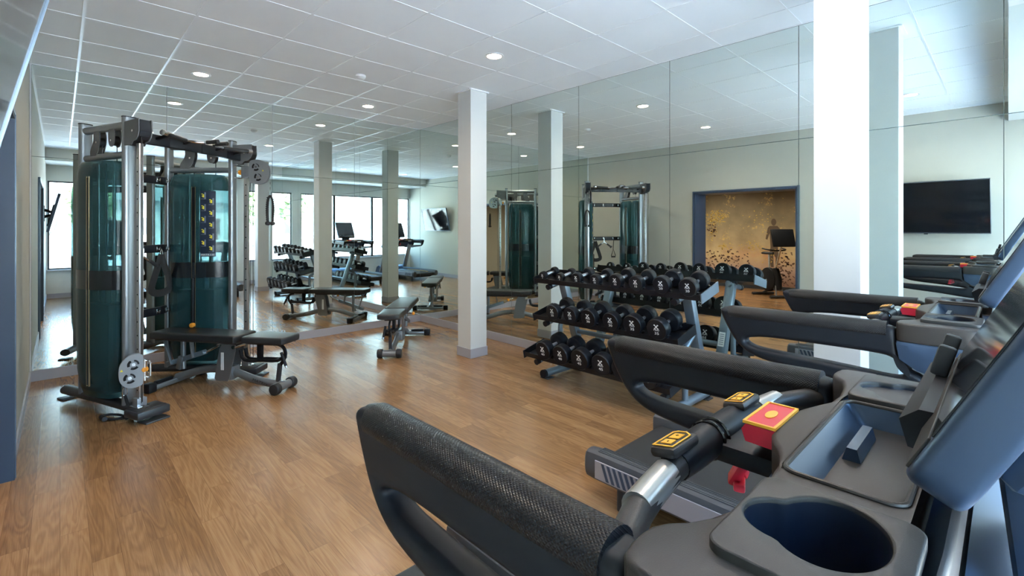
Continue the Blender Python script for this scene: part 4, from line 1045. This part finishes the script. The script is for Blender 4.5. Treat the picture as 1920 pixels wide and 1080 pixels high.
    for i_, (xx, F_, zb) in enumerate(stations):
        e_ = 0 if 0 < i_ < len(stations) - 1 else .010
        dz = .04 if 1 < i_ < len(stations) - 2 else 0
        secs.append([(xx, F_, 1.088 - e_), (xx, F_ + .002, 1.078), (xx, F_ - .006, zb + .045), (xx, F_ - .05, zb + .015), (xx, F_ - .11, zb + e_), (xx, .02, zb - .03 + e_), (xx, -.12, zb - .10), (xx, -.21, .90), (xx, -.19, .93), (xx, -.03, 1.058 - e_), (xx, .032, 1.090 - e_), (xx, .042, 1.088 - e_ - dz), (xx, F_ - .03, 1.088 - e_ - dz), (xx, F_ - .02, 1.088 - e_)])
    body = MB().loft(secs).build('console_body', M['shell'], t, smooth=40)
    ol = [(x_, f_) for x_, f_, _ in stations]
    ol = [(-.446, .10)] + ol + [(.446, .10), (.442, .06), (.41, .036), (-.41, .036), (-.442, .06)]
    def cupshape(xc, yc=.124):
        out = []
        sx = .012 if xc > 0 else -.012
        for k in range(64):
            a_ = 2 * PI * k / 64; dx, dy = math.cos(a_), math.sin(a_)
            r1 = 1 / math.sqrt((dx / .066) ** 2 + (dy / .050) ** 2)
            cx_, cy_, rr_ = sx, .034, .040     # small lobe on the user's side
            bq = dx * cx_ + dy * cy_; disc_ = bq * bq - (cx_ * cx_ + cy_ * cy_ - rr_ * rr_)
            r2 = bq + math.sqrt(disc_) if disc_ > 0 and bq > 0 else 0
            r_ = max(r1, r2); out.append((xc + r_ * dx, yc + r_ * dy))
        return out
    tray_o = rrect(-.148, .208, .078, .202, .018)
    top = mesh_obj('console_deck', profile_mesh([chaikin(ol, 1), tray_o, cupshape(-.268), cupshape(.292)], .031, .007, Matrix.Translation((0, 0, 1.119)), 3), M['console'], t, smooth=50)
    mesh_obj('tray_floor', profile_mesh([rrect(-.142, .202, .084, .178, .014)], .004, .0005, Matrix.Translation((0, 0, 1.109)), 1), M['tray'], top, smooth=30)
    MB().loft([[(x_, y_, 1.1495) for x_, y_ in tray_o], [(x_, y_, 1.112) for x_, y_ in rrect(-.140, .200, .086, .176, .014)]], cap=False).build('tray_wall', M['shell'], top, smooth=40)
    MB().tube([(x_, y_, 1.1505) for x_, y_ in tray_o], .0032, 8, closed=True, up=(0, 0, 1)).build('tray_rim', M['console'], top)
    MB().loft([[(.032 + k, y_, z_) for y_, z_ in ((.150, 1.112), (.155, 1.132), (.168, 1.132), (.174, 1.112))] if k < .05 else [(.032 + k, y_, z_) for y_, z_ in ((.150, 1.112), (.155, 1.132), (.168, 1.132), (.174, 1.112))] for k in (0, .118)]).build('tray_divider', M['shell'], top)
    # raised cup plates with dark wells
    for xc in (-.268, .292):
        sgn = -1 if xc < 0 else 1
        xl, xr = xc - (.105 if xc < 0 else .075), xc + (.075 if xc < 0 else .105)
        pl = rrect(xl, xr, .054, .205, .02)
        inner = cupshape(xc)
        mesh_obj('cup_plate', profile_mesh([pl, inner], .008, .003, Matrix.Translation((0, 0, 1.152)), 2), M['tray'], top, smooth=30)
        wl_ = MB(); n_ = len(inner); cx_, cy_ = xc, .124
        wl_.loft([[(cx_ + (px - cx_) * k, cy_ + (py - cy_) * k, z) for px, py in inner] for z, k in ((1.154, .995), (1.149, .985), (1.060, .90), (1.052, .85))], cap=False)
        bmc = wl_.bm
        wl_.prism([(cx_ + (px - cx_) * .86, cy_ + (py - cy_) * .86) for px, py in inner], .002, Matrix.Translation((0, 0, 1.052)))
        wl_.build('cup_well', M['cupwell'], top, smooth=60)
    # stop button
    MB().loft([[(xx, y_, z_) for y_, z_ in ((.246, 1.149), (.290, 1.149), (.296, 1.140), (.290, 1.122), (.250, 1.120))] for xx in (-.031, .087)]).build('stop_button', M['red'], t, smooth=0)
    sb = MB().bb(-.027, .083, .248, .292, 1.149, 1.1530, .001).build('stop_pad', M['redtop'], t, smooth=0)
    fr_ = MB()
    fr_.bb(-.030, .086, .246, .250, 1.150, 1.1545); fr_.bb(-.030, .086, .290, .294, 1.150, 1.1545); fr_.bb(-.031, -.027, .246, .294, 1.150, 1.1545); fr_.bb(.083, .087, .246, .294, 1.150, 1.1545)
    fr_.build('stop_border', M['amber'], sb, smooth=0)
    mesh_obj('stop_symbol', profile_mesh([[(.028 + .020 * math.cos(a), .270 + .008 * math.sin(a)) for a in [2 * PI * k / 20 for k in range(20)]]], .0006, .0001, Matrix.Translation((0, 0, 1.1538)), 0), M['amber'], sb, smooth=0)
    # crossbar
    xb = [(-.39, .285, 1.090), (-.35, .310, 1.090), (-.26, .340, 1.091), (-.12, .358, 1.093), (0, .36, 1.094), (.14, .358, 1.093), (.26, .345, 1.091), (.35, .310, 1.090), (.39, .285, 1.090)]
    cbx = MB().tube(xb, .020, 16, smooth=1).build('crossbar', M['console'], t)
    MB().tube([(-.13, .358, 1.092), (-.08, .36, 1.094), (.12, .36, 1.094), (.17, .358, 1.092)], [.024, .029, .029, .024], 16).build('crossbar_sleeve', M['black'], cbx)
    MB().bb(-.02, .08, .25, .36, 1.065, 1.10, .012).build('crossbar_neck', M['black'], t)
    for a, b_ in ((-.275, -.165), (.195, .285)):
        MB().tube([(a, .337 if a < 0 else .352, 1.0925), ((a + b_) / 2, .346 if a < 0 else .349, 1.0925), (b_, .354 if a < 0 else .342, 1.0925)], .0215, 18).build('pulse_sensor', M['sensor'], cbx)
    for xx in (-.01, .008): MB().tube([(xx + .004 * math.sin(q), .36 + .0305 * math.cos(q), 1.094 + .0305 * math.sin(q)) for q in [2 * PI * k / 20 for k in range(20)]], .003, 6, closed=True).build('cable_wrap', M['black_gloss'], cbx)
    for sgn, xc in ((-1, -.122), (1, .148)):
        m4 = Matrix.Translation((xc, .362, 1.120)) @ Matrix.Rotation(R(-12), 4, 'X') @ Matrix.Rotation(R(0), 4, 'Z')
        kp = MB(); kp.box((0, 0, 0), (.085, .044, .018), .008); bmesh.ops.transform(kp.bm, matrix=m4, verts=kp.bm.verts)
        kpo = kp.build('keypad', M['console'], cbx)
        o_ = [(-.036, -.017), (.024, -.017), (.037, -.004), (.037, .012), (.030, .018), (-.036, .018)]
        i_ = [(x_ * .91, y_ * .85) for x_, y_ in o_]
        mesh_obj('keypad_border', profile_mesh([o_, i_], .0006, .0001, m4 @ Matrix.Translation((0, 0, .0096)), 0), M['amber'], kpo, smooth=0)
        kk = MB()
        for k0_, k1_ in ((-.025, -.007), (.0, .022)): kk.box(((k0_ + k1_) / 2, .001, .0100), (k1_ - k0_, .017, .0012), .0)
        bmesh.ops.transform(kk.bm, matrix=m4, verts=kk.bm.verts)
        kk.build('keypad_buttons', M['amber'], kpo, smooth=0)
        kk = MB()
        kk.box((-.017, .001, .0108), (.005, .0015, .0006)); kk.box((.013, .001, .0108), (.005, .0015, .0006)); kk.box((.013, .001, .0108), (.0015, .005, .0006))
        bmesh.ops.transform(kk.bm, matrix=m4, verts=kk.bm.verts); kk.build('keypad_symbols', M['black'], kpo, smooth=0)
    # safety clip on its cord
    sk = MB().tube([(.04, .335, 1.075), (.06, .34, 1.05), (.085, .347, 1.035)], .002, 6).build('safety_cord', M['black'], t)
    cl = MB(); cl.box((.092, .348, 1.008), (.026, .018, .060), .005, Euler((R(20), R(-25), R(20)))); cl.box((.105, .350, .982), (.075, .020, .014), .004, Euler((0, R(8), R(20)))); cl.box((.125, .352, 1.0), (.018, .016, .040), .004, Euler((0, R(-35), 0)))
    cl.build('safety_clip', M['red'], t)
    # screen housing
    tl = R(27)
    m4 = Matrix.Translation((0, .060, 1.220)) @ Matrix.Rotation(tl, 4, 'X')
    def S(mb, name, mat, par=t, smooth=30):
        bmesh.ops.transform(mb.bm, matrix=m4, verts=mb.bm.verts); return mb.build(name, mat, par, smooth)
    hs = rrect(-.242, .242, -.01, .475, .03)
    me = profile_mesh([hs], .024, .010, basis((1, 0, 0), (0, 0, 1), (0, -.014, 0)), 3); me.transform(m4)
    so = mesh_obj('screen_housing', me, M['shell'], t, smooth=40)
    S(MB().bb(-.215, .215, -.075, -.035, .03, .40, .02), 'housing_back', M['shell'], so)
    S(MB().bb(-.232, .232, .0095, .012, .045, .462, .001), 'screen', M['screen'], so, 0)
    S(MB().bb(-.225, .225, .0095, .0125, .003, .04, .001), 'screen_lower_strip', M['console'], so, 0)
    # ledge under the screen with two device stops
    lg = [(.0, .0), (.022, .004), (.030, .035), (.012, .05), (-.02, .05)]
    ld = MB(); ld.loft([[(xx, .060 + y, 1.200 + z) for y, z in lg] for xx in (-.10, .24)]); lo = ld.build('device_ledge', M['black'], t, smooth=0)
    for xx in (.09, .19): MB().box((xx, .064, 1.272), (.014, .020, .045), .004, Euler((R(15), 0, 0))).build('device_stop', M['frame_dk'], lo)
    MB().bar((-.0, -.03, 1.08), (0, -.01, 1.27), .22, .05, .015, up=(0, 1, 0)).build('screen_neck', M['shell'], t)
    MB().bar((-.385, -.24, .23), (.385, -.24, .23), .05, .08, .01).build('mast_crosspiece', M['shell'], t)
    return t
M['cupwell'] = pbr('deep_blue_cup_well', (0.006, 0.010, 0.020), 0.28)
tr = make_treadmill('treadmill closest to the camera, with charcoal cup holder in front', .825)
t2 = copy_tree(tr); t2.location.x = 2.45; t2['label'] = 'second treadmill, farther away and beside the wide column'

# ------------------------------------------------------------------ exercise bike in the next room
bk = thing('exercise_bike', 'black upright exercise bike in front of the forest print', 'exercise bike', (-2.80, 3.42, 0), R(38))
MB().cyl((-.03, .22, .36), (.06, .22, .36), .26, n=36, bev=.02).build('flywheel_cover', M['black'], bk)
MB().loft([[(x_, y_, z_) for x_, y_ in superell(.05, wy, 20, 3)] for z_, wy in ((.18, .16), (.40, .16), (.62, .05))]).build('body_shell', M['black'], bk)
MB().bar((0, -.02, .15), (0, .06, .55), .09, .12, .02, up=(0, 1, 0)).build('front_shell', M['navy'], bk)
MB().cyl((0, .22, .55), (0, .24, .90), .018).build('seat_post', M['chrome'], bk)
MB().loft([[(w_ * x_, y0_ + .0, .93 + z_ * .5) for x_, z_ in superell(1, .06, 16, 2.4)] for y0_, w_ in ((.10, .02), (.16, .03), (.26, .07), (.34, .11), (.38, .09))]).build('seat', M['pad'], bk)
MB().cyl((0, .04, .52), (0, -.17, 1.12), .02).build('handlebar_post', M['chrome'], bk)
MB().tube([(-.22, .14, 1.04), (-.22, .0, 1.02), (-.12, -.10, 1.0), (.12, -.10, 1.0), (.22, .0, 1.02), (.22, .14, 1.04)], .016, 10, smooth=1).build('handlebar', M['rubber'], bk)
cs = MB(); cs.box((0, -.22, 1.27), (.50, .05, .38), .02, Euler((R(-14), 0, 0))); cso = cs.build('console', M['black'], bk)
cs = MB(); cs.box((.0, -.192, 1.275), (.46, .004, .32), .0, Euler((R(-14), 0, 0))); cs.build('console_screen', M['screen'], cso)
for sx in (-1, 1):
    MB().tube([(sx * .02, -.02, .30), (sx * .11, -.16, .05)], .014, 8).build('front_leg', M['mast'], bk)
    MB().bar((sx * .06, .22, .36), (sx * .10, .22 + sx * .12, .36 - sx * .08), .02, .03, .004).build('crank', M['chrome'], bk)
    MB().bb(sx * .10 - .045, sx * .10 + .045, .22 + sx * .12 - .035, .22 + sx * .12 + .035, .36 - sx * .08 - .012, .36 - sx * .08 + .012, .005).build('pedal', M['rubber'], bk)
MB().cyl((-.25, -.17, .03), (.25, -.17, .03), .03).build('front_foot', M['frame_dk'], bk)
MB().cyl((-.25, .45, .03), (.25, .45, .03), .03).build('rear_foot', M['frame_dk'], bk)
MB().bar((0, .20, .16), (0, .45, .04), .05, .04, .01).build('rear_strut', M['frame_dk'], bk)

# ------------------------------------------------------------------ light
w = bpy.data.worlds.new('sky'); scn.world = w; w.use_nodes = True
nt = w.node_tree; nt.nodes.clear()
out = nt.nodes.new('ShaderNodeOutputWorld'); bg = nt.nodes.new('ShaderNodeBackground')
tc = nt.nodes.new('ShaderNodeTexCoord'); sp = nt.nodes.new('ShaderNodeSeparateXYZ'); cr = nt.nodes.new('ShaderNodeValToRGB')
nt.links.new(tc.outputs['Generated'], sp.inputs[0]); nt.links.new(sp.outputs['Z'], cr.inputs['Fac'])
E_ = cr.color_ramp.elements
E_[0].position = 0.0; E_[0].color = (0.80, 0.90, 1.0, 1)
E_[1].position = 1.0; E_[1].color = (0.10, 0.30, 0.85, 1)
k = E_.new(.12); k.color = (0.72, 0.88, 1.0, 1)
k = E_.new(.45); k.color = (0.30, 0.58, 1.0, 1)
nt.links.new(cr.outputs['Color'], bg.inputs['Color']); bg.inputs['Strength'].default_value = 10.0
nt.links.new(bg.outputs[0], out.inputs[0])
sun = bpy.data.lights.new('sun', 'SUN'); sun.energy = 85.0; sun.angle = R(1.0); sun.color = (1.0, .95, .88)
so_ = bpy.data.objects.new('sun', sun); COL.objects.link(so_); so_.rotation_euler = (R(-30), 0, R(20))   # from behind the building: no direct sun through the glass
for k, (a, b_) in enumerate(WINS):
    pl = bpy.data.lights.new('window_portal', 'AREA'); pl.shape = 'RECTANGLE'; pl.size = b_ - a; pl.size_y = WZ - SZ
    pl.cycles.is_portal = True
    po = bpy.data.objects.new('window_portal', pl); COL.objects.link(po)
    po.location = ((a + b_) / 2, YC - .12, (SZ + WZ) / 2); po.rotation_euler = (R(90), 0, R(180))

# ------------------------------------------------------------------ camera
cam = bpy.data.cameras.new('camera'); co = bpy.data.objects.new('camera', cam); COL.objects.link(co)
cam.sensor_fit = 'HORIZONTAL'; cam.sensor_width = 36
cam.lens = 888.02 * 36 / 1920
cam.shift_x = (960 - 956.9) / 1920; cam.shift_y = -(540 - 429.13) / 1920
cam.clip_start = .02; cam.clip_end = 500
co.location = (0, 0, CAMZ); co.rotation_euler = (R(90), 0, -.7603)
scn.camera = co

scn.view_settings.view_transform = 'Standard'; scn.view_settings.look = 'None'
scn.view_settings.gamma = 1; scn.view_settings.use_curve_mapping = False
scn.view_settings.exposure = 0.52
cy = scn.cycles
cy.max_bounces = 14; cy.diffuse_bounces = 5; cy.glossy_bounces = 10; cy.transmission_bounces = 6; cy.transparent_max_bounces = 12
cy.use_denoising = True
cy.caustics_reflective = True; cy.sample_clamp_indirect = 12.0; cy.blur_glossy = 0.5
